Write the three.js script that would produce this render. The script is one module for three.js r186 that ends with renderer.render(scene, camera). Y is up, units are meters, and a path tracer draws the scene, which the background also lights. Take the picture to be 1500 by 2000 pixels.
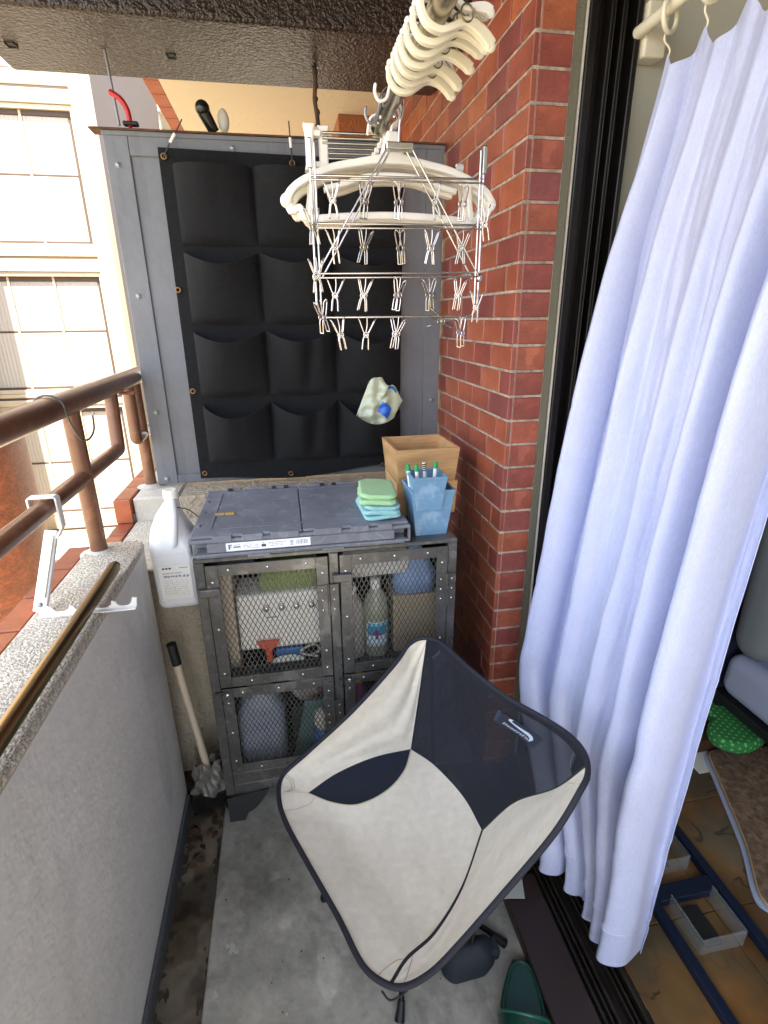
import * as THREE from 'three';
import { mergeGeometries, mergeVertices } from 'three/addons/utils/BufferGeometryUtils.js';
import { ConvexGeometry } from 'three/addons/geometries/ConvexGeometry.js';
import { RoundedBoxGeometry } from 'three/addons/geometries/RoundedBoxGeometry.js';

// ------------------------------------------------------------------ camera, sky, sun, exposure
const scene = new THREE.Scene();
const DEG = Math.PI / 180;
const camera = new THREE.PerspectiveCamera(87.96, 0.75, 0.02, 400);
camera.rotation.order = 'YXZ';
camera.position.set(0, 1.55, 0);
camera.rotation.set(-20.08 * DEG, -10.25 * DEG, -0.55 * DEG);

const renderer = new THREE.WebGLRenderer({ antialias: true });
renderer.toneMapping = THREE.LinearToneMapping;
renderer.toneMappingExposure = 5.2;
renderer.shadowMap.enabled = true;

const SUN = new THREE.Vector3(-0.10, 0.93, 0.36).normalize();
{
  const W = 256, H = 128, d = new Float32Array(W * H * 4);
  for (let j = 0; j < H; j++) {
    const el = (j + 0.5) / H * 2 - 1;                  // -1 nadir .. 1 zenith
    const y = Math.sin(el * Math.PI / 2);
    for (let i = 0; i < W; i++) {
      const th = (i + 0.5) / W * 2 * Math.PI, c = Math.cos(el * Math.PI / 2);
      const dx = -Math.cos(th) * c, dz = -Math.sin(th) * c;
      const up = Math.max(0, y), hz = Math.pow(1 - up, 3.0);
      let r = 0.74 + 0.34 * hz, g = 0.85 + 0.26 * hz, b = 1.08 + 0.08 * hz;
      const sd = Math.max(0, dx * SUN.x + y * SUN.y + dz * SUN.z);
      const gl = 0.6 * Math.pow(sd, 10);
      r += gl; g += gl * 0.96; b += gl * 0.88;
      if (y < 0) { r *= 0.7; g *= 0.68; b *= 0.62; }
      const k = (j * W + i) * 4;
      d[k] = r * 0.78; d[k + 1] = g * 0.78; d[k + 2] = b * 0.78; d[k + 3] = 1;
    }
  }
  const t = new THREE.DataTexture(d, W, H, THREE.RGBAFormat, THREE.FloatType);
  t.mapping = THREE.EquirectangularReflectionMapping;
  t.magFilter = THREE.LinearFilter; t.minFilter = THREE.LinearFilter; t.needsUpdate = true;
  scene.background = t; scene.environment = t;
}
const sun = new THREE.DirectionalLight(0xfff1de, 5.0);
sun.position.copy(SUN).multiplyScalar(40);
sun.target.position.set(-1, 1, -3);
sun.castShadow = true;
sun.shadow.mapSize.set(2048, 2048);
Object.assign(sun.shadow.camera, { left: -15, right: 15, top: 15, bottom: -15, near: 1, far: 90 });
scene.add(sun, sun.target);

// ------------------------------------------------------------------ helpers
let seed = 12345;
const rnd = () => { seed = (seed * 1664525 + 1013904223) >>> 0; return seed / 4294967296; };
const rr = (a, b) => a + (b - a) * rnd();
const V = (x, y, z) => new THREE.Vector3(x, y, z);
const lerp = (a, b, t) => a + (b - a) * t;
const clamp = (x, a = 0, b = 1) => Math.min(b, Math.max(a, x));
const sstep = (a, b, x) => { const t = clamp((x - a) / (b - a)); return t * t * (3 - 2 * t); };
const h2 = (x, y, s) => { let n = (x * 374761393 + y * 668265263 + s * 2147483647) | 0; n = Math.imul(n ^ (n >>> 13), 1274126177); return ((n ^ (n >>> 16)) >>> 0) / 4294967296; };
function vnoise(u, v, per, s) {                        // tileable value noise, u,v in 0..1
  const x = u * per, y = v * per, xi = Math.floor(x), yi = Math.floor(y), fx = x - xi, fy = y - yi;
  const w = a => ((a % per) + per) % per, sx = fx * fx * (3 - 2 * fx), sy = fy * fy * (3 - 2 * fy);
  const a = h2(w(xi), w(yi), s), b = h2(w(xi + 1), w(yi), s), c = h2(w(xi), w(yi + 1), s), d = h2(w(xi + 1), w(yi + 1), s);
  return lerp(lerp(a, b, sx), lerp(c, d, sx), sy);
}
function fbm(u, v, per, s, oct = 4, g = 0.5) { let t = 0, a = 1, n = 0; for (let i = 0; i < oct; i++) { t += a * vnoise(u, v, per << i, s + i * 17); n += a; a *= g; } return t / n; }
function tex(size, fn, metres, srgb = true, sizeV = size, metresV = metres) {
  const d = new Uint8Array(size * sizeV * 4);
  for (let j = 0; j < sizeV; j++) for (let i = 0; i < size; i++) {
    const c = fn(i / size, j / sizeV, i, j), k = (j * size + i) * 4;
    if (typeof c === 'number') { d[k] = d[k + 1] = d[k + 2] = clamp(c) * 255; }
    else { d[k] = clamp(c[0], 0, 255); d[k + 1] = clamp(c[1], 0, 255); d[k + 2] = clamp(c[2], 0, 255); }
    d[k + 3] = 255;
  }
  const t = new THREE.DataTexture(d, size, sizeV);
  t.wrapS = t.wrapT = THREE.RepeatWrapping; t.magFilter = THREE.LinearFilter; t.minFilter = THREE.LinearMipmapLinearFilter; t.generateMipmaps = true;
  if (srgb) t.colorSpace = THREE.SRGBColorSpace;
  if (metres) t.repeat.set(1 / metres, 1 / metresV);
  t.needsUpdate = true; return t;
}
function canvasTex(w, h, draw) {
  const c = document.createElement('canvas'); c.width = w; c.height = h;
  draw(c.getContext('2d'), w, h);
  const t = new THREE.CanvasTexture(c); t.colorSpace = THREE.SRGBColorSpace; t.magFilter = THREE.LinearFilter; return t;
}
const mat = (color, roughness = 0.7, extra = {}) => new THREE.MeshStandardMaterial({ color, roughness, ...extra });
const pmat = (color, roughness = 0.7, extra = {}) => new THREE.MeshPhysicalMaterial({ color, roughness, ...extra });

function uvm(g) {                                      // uv in metres, by the main direction of each face
  const q = g.index ? g.toNonIndexed() : g;
  if (!q.attributes.normal) q.computeVertexNormals();
  const p = q.attributes.position, uv = new Float32Array(p.count * 2);
  const a = V(0, 0, 0), b = V(0, 0, 0), c = V(0, 0, 0);
  for (let i = 0; i < p.count; i += 3) {
    a.fromBufferAttribute(p, i); b.fromBufferAttribute(p, i + 1); c.fromBufferAttribute(p, i + 2);
    const n = b.clone().sub(a).cross(c.clone().sub(a)), ax = Math.abs(n.x), ay = Math.abs(n.y), az = Math.abs(n.z);
    [a, b, c].forEach((v, k) => {
      const o = (i + k) * 2;
      if (ay >= ax && ay >= az) { uv[o] = v.x; uv[o + 1] = v.z; }
      else if (ax >= az) { uv[o] = v.z; uv[o + 1] = v.y; }
      else { uv[o] = v.x; uv[o + 1] = v.y; }
    });
  }
  q.setAttribute('uv', new THREE.BufferAttribute(uv, 2));
  return q;
}
function clean(g) {
  g = g.index ? g.toNonIndexed() : g;
  if (!g.attributes.normal) g.computeVertexNormals();
  if (!g.attributes.uv) g.setAttribute('uv', new THREE.BufferAttribute(new Float32Array(g.attributes.position.count * 2), 2));
  for (const k of Object.keys(g.attributes)) if (!['position', 'normal', 'uv'].includes(k)) g.deleteAttribute(k);
  return g;
}
const join = list => list.length === 1 ? clean(list[0]) : mergeGeometries(list.map(clean));
function mesh(name, geos, material, parent = scene, own = false) {
  let g = Array.isArray(geos) ? join(geos) : geos;
  if (!own) g = uvm(g);
  const m = new THREE.Mesh(g, material); m.name = name; m.castShadow = m.receiveShadow = true; parent.add(m); return m;
}
const names = new Map();
function numbered(n) { const k = names.get(n) || 0; names.set(n, k + 1); return k ? n + '_' + String(k).padStart(3, '0') : n; }
function thing(name, label, category, pos = [0, 0, 0], group) {
  const o = new THREE.Group(); o.name = numbered(name); o.position.set(...pos); o.userData = { label, category };
  if (group) o.userData.group = group;
  scene.add(o); return o;
}
function structure(name, pos = [0, 0, 0]) { const o = new THREE.Group(); o.name = numbered(name); o.position.set(...pos); o.userData.kind = 'structure'; scene.add(o); return o; }

function cbox(w, h, d, x = 0, y = 0, z = 0, c = 0.0015) {   // chamfered box, centre x,y,z
  const P = []; const a = w / 2, b = h / 2, e = d / 2; c = Math.min(c, a * 0.45, b * 0.45, e * 0.45);
  for (const sx of [-1, 1]) for (const sy of [-1, 1]) for (const sz of [-1, 1])
    P.push(V(sx * (a - c), sy * (b - c), sz * e), V(sx * (a - c), sy * b, sz * (e - c)), V(sx * a, sy * (b - c), sz * (e - c)));
  const g = new ConvexGeometry(P); g.translate(x, y, z); return clean(g);
}
const bx = (x0, x1, y0, y1, z0, z1, c = 0.0015) => cbox(Math.abs(x1 - x0), Math.abs(y1 - y0), Math.abs(z1 - z0), (x0 + x1) / 2, (y0 + y1) / 2, (z0 + z1) / 2, c);
function rbox(x0, x1, y0, y1, z0, z1, r = 0.005, seg = 3) {
  const w = Math.abs(x1 - x0), h = Math.abs(y1 - y0), d = Math.abs(z1 - z0);
  const g = new RoundedBoxGeometry(w, h, d, seg, Math.min(r, w / 2.02, h / 2.02, d / 2.02));
  g.translate((x0 + x1) / 2, (y0 + y1) / 2, (z0 + z1) / 2); return clean(g);
}
function rod(a, b, r, seg = 12, r2 = r) {
  const d = b.clone().sub(a), L = d.length();
  const g = new THREE.CylinderGeometry(r2, r, L, seg, 1);
  g.applyQuaternion(new THREE.Quaternion().setFromUnitVectors(V(0, 1, 0), d.normalize()));
  g.translate((a.x + b.x) / 2, (a.y + b.y) / 2, (a.z + b.z) / 2); return clean(g);
}
function tube(pts, r, seg = 24, rad = 8, closed = false, tension = 0.5) {
  const c = new THREE.CatmullRomCurve3(pts, closed, 'catmullrom', tension);
  const g = [new THREE.TubeGeometry(c, seg, r, rad, closed)];
  if (!closed) for (const p of [pts[0], pts[pts.length - 1]]) { const s = new THREE.SphereGeometry(r, rad, 5); s.translate(p.x, p.y, p.z); g.push(s); }
  return join(g);
}
function bent(pts, r, bend = 0.02, rad = 10) {          // straight runs with rounded corners
  const path = new THREE.CurvePath();
  let last = pts[0];
  for (let i = 1; i < pts.length - 1; i++) {
    const p = pts[i], a = last.clone().sub(p), b = pts[i + 1].clone().sub(p);
    const k = Math.min(bend, a.length() * 0.49, b.length() * 0.49);
    const p0 = p.clone().add(a.setLength(k)), p1 = p.clone().add(b.setLength(k));
    path.add(new THREE.LineCurve3(last, p0)); path.add(new THREE.QuadraticBezierCurve3(p0, p, p1)); last = p1;
  }
  path.add(new THREE.LineCurve3(last, pts[pts.length - 1]));
  const P = []; for (const c of path.curves) { const n = c.isLineCurve3 ? 1 : 5; for (let i = 0; i < n; i++) P.push(c.getPoint(i / n)); } P.push(pts[pts.length - 1]);
  const g = [];
  for (let i = 0; i < P.length - 1; i++) if (P[i].distanceTo(P[i + 1]) > 1e-5) g.push(rod(P[i], P[i + 1], r, rad));
  for (let i = 1; i < P.length - 1; i++) { const s = new THREE.SphereGeometry(r, rad, 6); s.translate(P[i].x, P[i].y, P[i].z); g.push(s); }
  return join(g);
}
const lathe = (pts, seg = 28) => clean(new THREE.LatheGeometry(pts.map(p => new THREE.Vector2(p[0], p[1])), seg));
const ball = (r, x, y, z, sx = 1, sy = 1, sz = 1, n = 12) => { const g = new THREE.SphereGeometry(r, n, Math.max(6, n - 4)); g.scale(sx, sy, sz); g.translate(x, y, z); return clean(g); };
function ring(R, r, x, y, z, rx = 0, ry = 0, n = 24, m = 8) { const g = new THREE.TorusGeometry(R, r, m, n); if (rx) g.rotateX(rx); if (ry) g.rotateY(ry); g.translate(x, y, z); return clean(g); }
function sheet(f, nu, nv, th = 0) {                      // surface f(u,v) -> Vector3, with thickness
  const idx = [], P = [], UV = [];
  const pt = []; for (let j = 0; j <= nv; j++) for (let i = 0; i <= nu; i++) pt.push(f(i / nu, j / nv));
  const at = (i, j) => pt[clamp(j, 0, nv) * (nu + 1) + clamp(i, 0, nu)];
  const N = []; for (let j = 0; j <= nv; j++) for (let i = 0; i <= nu; i++) {
    const a = at(i + 1, j).clone().sub(at(i - 1, j)), b = at(i, j + 1).clone().sub(at(i, j - 1)); N.push(a.cross(b).normalize());
  }
  const side = s => { const o = P.length; pt.forEach((p, k) => { const q = p.clone().addScaledVector(N[k], s); P.push(q); UV.push([(k % (nu + 1)) / nu, Math.floor(k / (nu + 1)) / nv]); }); return o; };
  const a = side(th / 2), w = nu + 1;
  for (let j = 0; j < nv; j++) for (let i = 0; i < nu; i++) { const k = a + j * w + i; idx.push(k, k + 1, k + w + 1, k, k + w + 1, k + w); }
  if (th) {
    const b = side(-th / 2);
    for (let j = 0; j < nv; j++) for (let i = 0; i < nu; i++) { const k = b + j * w + i; idx.push(k, k + w + 1, k + 1, k, k + w, k + w + 1); }
  }
  const g = new THREE.BufferGeometry();
  g.setAttribute('position', new THREE.Float32BufferAttribute(P.flatMap(p => [p.x, p.y, p.z]), 3));
  g.setAttribute('uv', new THREE.Float32BufferAttribute(UV.flat(), 2));
  g.setIndex(idx); g.computeVertexNormals();
  const out = [clean(g)];
  if (th) {                                              // close the rim
    const rim = []; const wv = nv + 1;
    const edge = (ks) => { for (let i = 0; i < ks.length - 1; i++) { const p0 = P[a + ks[i]], p1 = P[a + ks[i + 1]], q0 = P[a + wv * w + ks[i]], q1 = P[a + wv * w + ks[i + 1]]; rim.push(p0, q0, q1, p0, q1, p1); } };
    const seq = (n, fn) => Array.from({ length: n + 1 }, (_, i) => fn(i));
    edge(seq(nu, i => i)); edge(seq(nu, i => nv * w + nu - i)); edge(seq(nv, j => (nv - j) * w)); edge(seq(nv, j => j * w + nu));
    const r = new THREE.BufferGeometry(); r.setAttribute('position', new THREE.Float32BufferAttribute(rim.flatMap(p => [p.x, p.y, p.z]), 3)); r.computeVertexNormals(); out.push(clean(r));
  }
  return mergeGeometries(out);
}
function stroke(pts, hw) {                               // outline of a 2D stroke of varying half width
  const n = pts.length, L = [], R = [];
  for (let i = 0; i < n; i++) {
    const a = pts[Math.max(0, i - 1)], b = pts[Math.min(n - 1, i + 1)];
    const dx = b[0] - a[0], dy = b[1] - a[1], l = Math.hypot(dx, dy) || 1, w = typeof hw === 'number' ? hw : hw(i / (n - 1));
    L.push(new THREE.Vector2(pts[i][0] - dy / l * w, pts[i][1] + dx / l * w)); R.push(new THREE.Vector2(pts[i][0] + dy / l * w, pts[i][1] - dx / l * w));
  }
  const s = new THREE.Shape(); s.setFromPoints([...L, ...R.reverse()]); return s;
}
const smooth = (pts, n = 24) => new THREE.SplineCurve(pts.map(p => new THREE.Vector2(p[0], p[1]))).getPoints(n).map(p => [p.x, p.y]);
function extrude(shape, depth, bevel = 0.002, seg = 1) { const g = new THREE.ExtrudeGeometry(shape, { depth: depth - 2 * bevel, bevelEnabled: bevel > 0, bevelThickness: bevel, bevelSize: bevel, bevelOffset: -bevel, bevelSegments: seg, steps: 1, curveSegments: 10 }); g.translate(0, 0, -depth / 2 + bevel); return clean(g); }
function rrect(w, h, r, n = 6) { const p = []; for (const [cx, cy, a] of [[w / 2 - r, h / 2 - r, 0], [-w / 2 + r, h / 2 - r, 90], [-w / 2 + r, -h / 2 + r, 180], [w / 2 - r, -h / 2 + r, 270]]) for (let i = 0; i <= n; i++) { const t = (a + 90 * i / n) * DEG; p.push([cx + r * Math.cos(t), cy + r * Math.sin(t)]); } return p; }
function loft(secs, n = 6) {                             // stacked rounded rectangles {y,w,d,r,x,z}, closed at both ends
  const rows = secs.map(s => rrect(s.w, s.d, Math.min(s.r, s.w / 2.01, s.d / 2.01), n).map(p => V((s.x || 0) + p[0], s.y, (s.z || 0) - p[1])));
  const m = rows[0].length, idx = [], P = rows.flat();
  for (let j = 0; j < rows.length - 1; j++) for (let i = 0; i < m; i++) { const a = j * m + i, b = j * m + (i + 1) % m; idx.push(a, b, b + m, a, b + m, a + m); }
  const cap = (j, flip) => { const o = P.length; const s = secs[j]; P.push(V(s.x || 0, s.y, s.z || 0)); for (let i = 0; i < m; i++) { const a = j * m + i, b = j * m + (i + 1) % m; flip ? idx.push(o, b, a) : idx.push(o, a, b); } };
  cap(0, true); cap(rows.length - 1, false);
  const g = new THREE.BufferGeometry(); g.setAttribute('position', new THREE.Float32BufferAttribute(P.flatMap(p => [p.x, p.y, p.z]), 3)); g.setIndex(idx); g.computeVertexNormals(); return clean(g);
}
function wobble(g, amp, freq, s = 1) {                   // uneven surface
  g.deleteAttribute('normal'); g.deleteAttribute('uv'); g = mergeVertices(g, 1e-5);
  const p = g.attributes.position;
  for (let i = 0; i < p.count; i++) {
    const x = p.getX(i), y = p.getY(i), z = p.getZ(i);
    p.setXYZ(i, x + amp * Math.sin(freq * y + 1.3 * s + 0.7 * freq * z) , y + amp * Math.sin(freq * 1.1 * z + 2.1 * s + freq * x), z + amp * Math.sin(freq * 0.9 * x + 0.5 * s + freq * y));
  }
  g.computeVertexNormals(); return clean(g);
}

// ------------------------------------------------------------------ materials
const noiseFine = tex(256, (u, v) => 0.5 + (fbm(u, v, 32, 3, 3) - 0.5) * 1.0, 0.12, false);
const T = {};
T.beamBump = tex(512, (u, v) => { const a = fbm(u, v, 28, 5, 3, 0.6), b = vnoise(u, v, 64, 9); return clamp((a - 0.35) * 1.6) * 0.75 + 0.25 * b; }, 0.24, false);
T.paintBump = tex(512, (u, v) => { const a = fbm(u, v, 24, 21, 3, 0.55), b = vnoise(u, v, 60, 4); return 0.65 * sstep(0.35, 0.75, a) + 0.35 * b; }, 0.42, false);
T.paint = tex(512, (u, v) => { const a = fbm(u, v, 4, 31, 5), b = fbm(u, v, 40, 8, 2), st = sstep(0.62, 0.78, fbm(u, v * 0.4, 10, 77, 3)); const k = 0.93 + 0.10 * (a - 0.5) + 0.05 * (b - 0.5) - 0.05 * st; return [236 * k, 234 * k, 230 * k]; }, 1.3);
T.speck = tex(512, (u, v, i, j) => {
  const n = fbm(u, v, 60, 41, 2), m = vnoise(u, v, 90, 7), l = fbm(u, v, 5, 2, 4);
  let k = 188 + 34 * (l - 0.5);
  if (n > 0.62) k = 162; else if (n < 0.36) k = 210; if (m > 0.90) k = 118;
  return [k * 1.02, k * 0.98, k * 0.90];
}, 0.21);
T.speckBump = tex(512, (u, v) => fbm(u, v, 60, 41, 2), 0.21, false);
T.floor = tex(1024, (u, v) => {
  const a = fbm(u, v, 5, 51, 6), b = fbm(u, v, 14, 53, 4), c = fbm(u, v, 90, 55, 2), s = sstep(0.56, 0.72, fbm(u, v, 7, 57, 4)), w = sstep(0.66, 0.74, fbm(u, v, 11, 59, 4)), p = sstep(0.70, 0.76, vnoise(u, v, 46, 61)) * sstep(0.5, 0.6, vnoise(u, v, 9, 63));
  let k = 0.93 + 0.44 * (a - 0.5) + 0.34 * (b - 0.5) + 0.14 * (c - 0.5) - 0.15 * s + 0.12 * w - 0.06 * p;
  return [176 * k - 1 * s, 174 * k - 3 * s, 164 * k - 8 * s];
}, 1.4);
T.gutter = tex(512, (u, v) => {
  const a = fbm(u, v, 6, 71, 5), b = fbm(u, v, 30, 73, 3), s = sstep(0.5, 0.62, fbm(u, v, 5, 75, 4)), m = sstep(0.62, 0.7, fbm(u, v, 9, 78, 3));
  const k = 0.75 + 0.5 * (a - 0.5) + 0.2 * (b - 0.5) - 0.25 * s;
  return [150 * k - 20 * m, 138 * k - 24 * m, 118 * k - 26 * m];
}, 0.8);
T.steel = tex(512, (u, v) => { const a = fbm(u, v, 6, 81, 5), b = fbm(u * 1, v, 60, 83, 2), s = sstep(0.6, 0.72, fbm(u, v, 12, 85, 4)); const k = 0.85 + 0.4 * (a - 0.5) + 0.15 * (b - 0.5) + 0.18 * s; return [110 * k, 109 * k, 106 * k]; }, 0.45);
T.steelRough = tex(256, (u, v) => 0.42 + 0.35 * fbm(u, v, 8, 87, 4), 0.3, false);
T.tile = [0, 1, 2].map(s => tex(256, (u, v) => { const a = fbm(u, v, 4, 91 + s * 9, 5), b = vnoise(u, v, 70, 93 + s), sp = vnoise(u, v, 100, 95 + s) > 0.93 ? 1 : 0, sm = sstep(0.58, 0.74, fbm(u, v, 6, 97 + s * 3, 4)); const k = 0.92 + 0.34 * (a - 0.5) + 0.08 * (b - 0.5) - 0.22 * sp + 0.14 * sm; return [235 * k, 228 * k + 8 * sm, 222 * k + 12 * sm]; }, 0.31));
T.mortar = tex(256, (u, v) => { const a = fbm(u, v, 30, 99, 3), b = fbm(u, v, 5, 98, 3); const k = 0.85 + 0.4 * (a - 0.5) + 0.3 * (b - 0.5); return [188 * k, 172 * k, 154 * k]; }, 0.3);
T.wood = [0, 1].map(s => tex(512, (u, v) => {
  const w = fbm(u, v, 2, 101 + s * 5, 3), g = 0.5 + 0.5 * Math.sin(2 * Math.PI * (v * 5 + 1.6 * w + s * 0.3)), f = fbm(u, v, 4, 103 + s, 3), ff = vnoise(u * 0.12, v, 96, 107 + s);
  const kn = Math.exp(-(((u - 0.66) * 9) ** 2 + ((v - 0.35) * 20) ** 2));
  const k = 0.92 + 0.10 * (g - 0.5) + 0.16 * (f - 0.5) + 0.10 * (ff - 0.5) - 0.45 * kn;
  return [204 * k, 162 * k, 110 * k];
}, 0.4));
T.canvasF = tex(256, (u, v, i, j) => { const w = ((i >> 1) + (j >> 1)) & 1, a = fbm(u, v, 8, 111, 4), b = h2(i, j, 5); const k = 0.95 + 0.05 * w - 0.025 + 0.08 * (a - 0.5) + 0.05 * (b - 0.5); return [244 * k, 237 * k, 220 * k]; }, 0.12);
T.weave = tex(128, (u, v, i, j) => (((i >> 1) + (j >> 1)) & 1) ? 0.75 : 0.35, 0.05, false);
T.felt = tex(256, (u, v, i, j) => { const a = fbm(u, v, 20, 121, 4), b = h2(i, j, 9), l = vnoise(u, v, 90, 15) > 0.972 ? 34 : 0; const k = 0.8 + 0.5 * (a - 0.5) + 0.35 * (b - 0.5); return [21 * k + l, 23 * k + l, 27 * k + l]; }, 0.25);
T.terry = tex(256, (u, v) => { const a = vnoise(u, v, 64, 131), b = vnoise(u, v, 110, 133); return 0.6 * a + 0.4 * b; }, 0.09, false);
T.slate = tex(1024, (u, v) => {
  const a = fbm(u, v, 4, 141, 6), b = fbm(u, v, 9, 143, 5), r = sstep(0.5, 0.66, fbm(u, v, 5, 145, 4)), g = sstep(0.55, 0.7, fbm(u, v, 6, 147, 4)), cr = 1 - sstep(0.0, 0.022, Math.abs(fbm(u, v, 6, 149, 4) - 0.5));
  const k = 0.75 + 0.7 * (a - 0.5) + 0.3 * (b - 0.5) - 0.35 * cr * (b > 0.52 ? 1 : 0.2);
  return [(142 + 22 * r - 16 * g) * k, (108 + 6 * r + 2 * g) * k, (66 - 4 * r + 18 * g) * k];
}, 0.9);
T.rug = tex(256, (u, v, i, j) => { const a = fbm(u, v, 24, 151, 4), b = h2(i, j, 15), c = fbm(u, v, 5, 153, 3); const k = 0.85 + 0.6 * (a - 0.5) + 0.3 * (b - 0.5) + 0.2 * (c - 0.5); return [142 * k, 116 * k, 90 * k]; }, 0.3);
T.crate = tex(512, (u, v) => { const a = fbm(u, v, 5, 161, 5), s = sstep(0.6, 0.7, fbm(u, v, 16, 163, 4)), w = 1 - sstep(0, 0.03, Math.abs(fbm(u, v, 8, 167, 4) - 0.48)); const k = 0.9 + 0.26 * (a - 0.5) + 0.07 * s + 0.13 * w; return [128 * k, 132 * k, 142 * k]; }, 0.5);
T.pot = tex(512, (u, v) => { const a = fbm(u, v, 4, 171, 5), s = sstep(0.46, 0.62, fbm(u, v, 5, 173, 5)), w = 1 - sstep(0, 0.05, Math.abs(fbm(u, v, 6, 176, 4) - 0.5)); const k = 0.95 + 0.16 * (a - 0.5); return [(112 + 26 * s + 12 * w) * k, (154 + 16 * s + 8 * w) * k, (186 + 10 * s + 4 * w) * k]; }, 0.22);
T.rust = tex(256, (u, v) => { const a = fbm(u, v, 8, 181, 5), s = sstep(0.45, 0.6, fbm(u, v, 12, 183, 4)); const k = 0.8 + 0.6 * (a - 0.5); return [(92 + 34 * s) * k, (72 + 4 * s) * k, (56 - 14 * s) * k]; }, 0.3);
T.panel = tex(512, (u, v) => { const a = fbm(u, v, 4, 191, 5), b = fbm(u, v, 50, 193, 2), dr = sstep(0.62, 0.75, vnoise(u, v * 0.02 + 0.3, 50, 195)); const k = 0.96 + 0.12 * (a - 0.5) + 0.05 * (b - 0.5) - 0.05 * dr; return [112 * k, 115 * k, 121 * k]; }, 0.9);
T.panelBump = tex(512, (u, v) => 0.6 * fbm(u, v, 14, 197, 3) + 0.4 * fbm(u, v, 48, 199, 2), 0.5, false);
T.rail = tex(256, (u, v) => { const a = fbm(u, v, 5, 201, 5), s = sstep(0.66, 0.74, fbm(u, v, 14, 203, 4)); const k = 0.92 + 0.35 * (a - 0.5) + 0.12 * s; return [130 * k, 90 * k, 66 * k]; }, 0.35);
T.colTile = tex(256, (u, v) => { const a = fbm(u, v, 14, 211, 4), b = vnoise(u, v, 60, 213); const k = 0.9 + 0.35 * (a - 0.5) + 0.3 * (b - 0.5); return [100 * k, 52 * k, 28 * k]; }, 0.5);
T.ripple = tex(64, (u, v) => 0.5 + 0.5 * Math.sin(u * 2 * Math.PI * 4), 0.1, false);
T.curtain = tex(256, (u, v, i, j) => { const a = h2(i >> 1, j >> 1, 21), b = fbm(u, v, 6, 221, 3), c = vnoise(u, v * 0.2, 90, 223); const k = 0.96 + 0.05 * (a - 0.5) + 0.03 * (b - 0.5) + 0.05 * (c - 0.5); return [205 * k, 212 * k, 243 * k]; }, 0.1);

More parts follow.
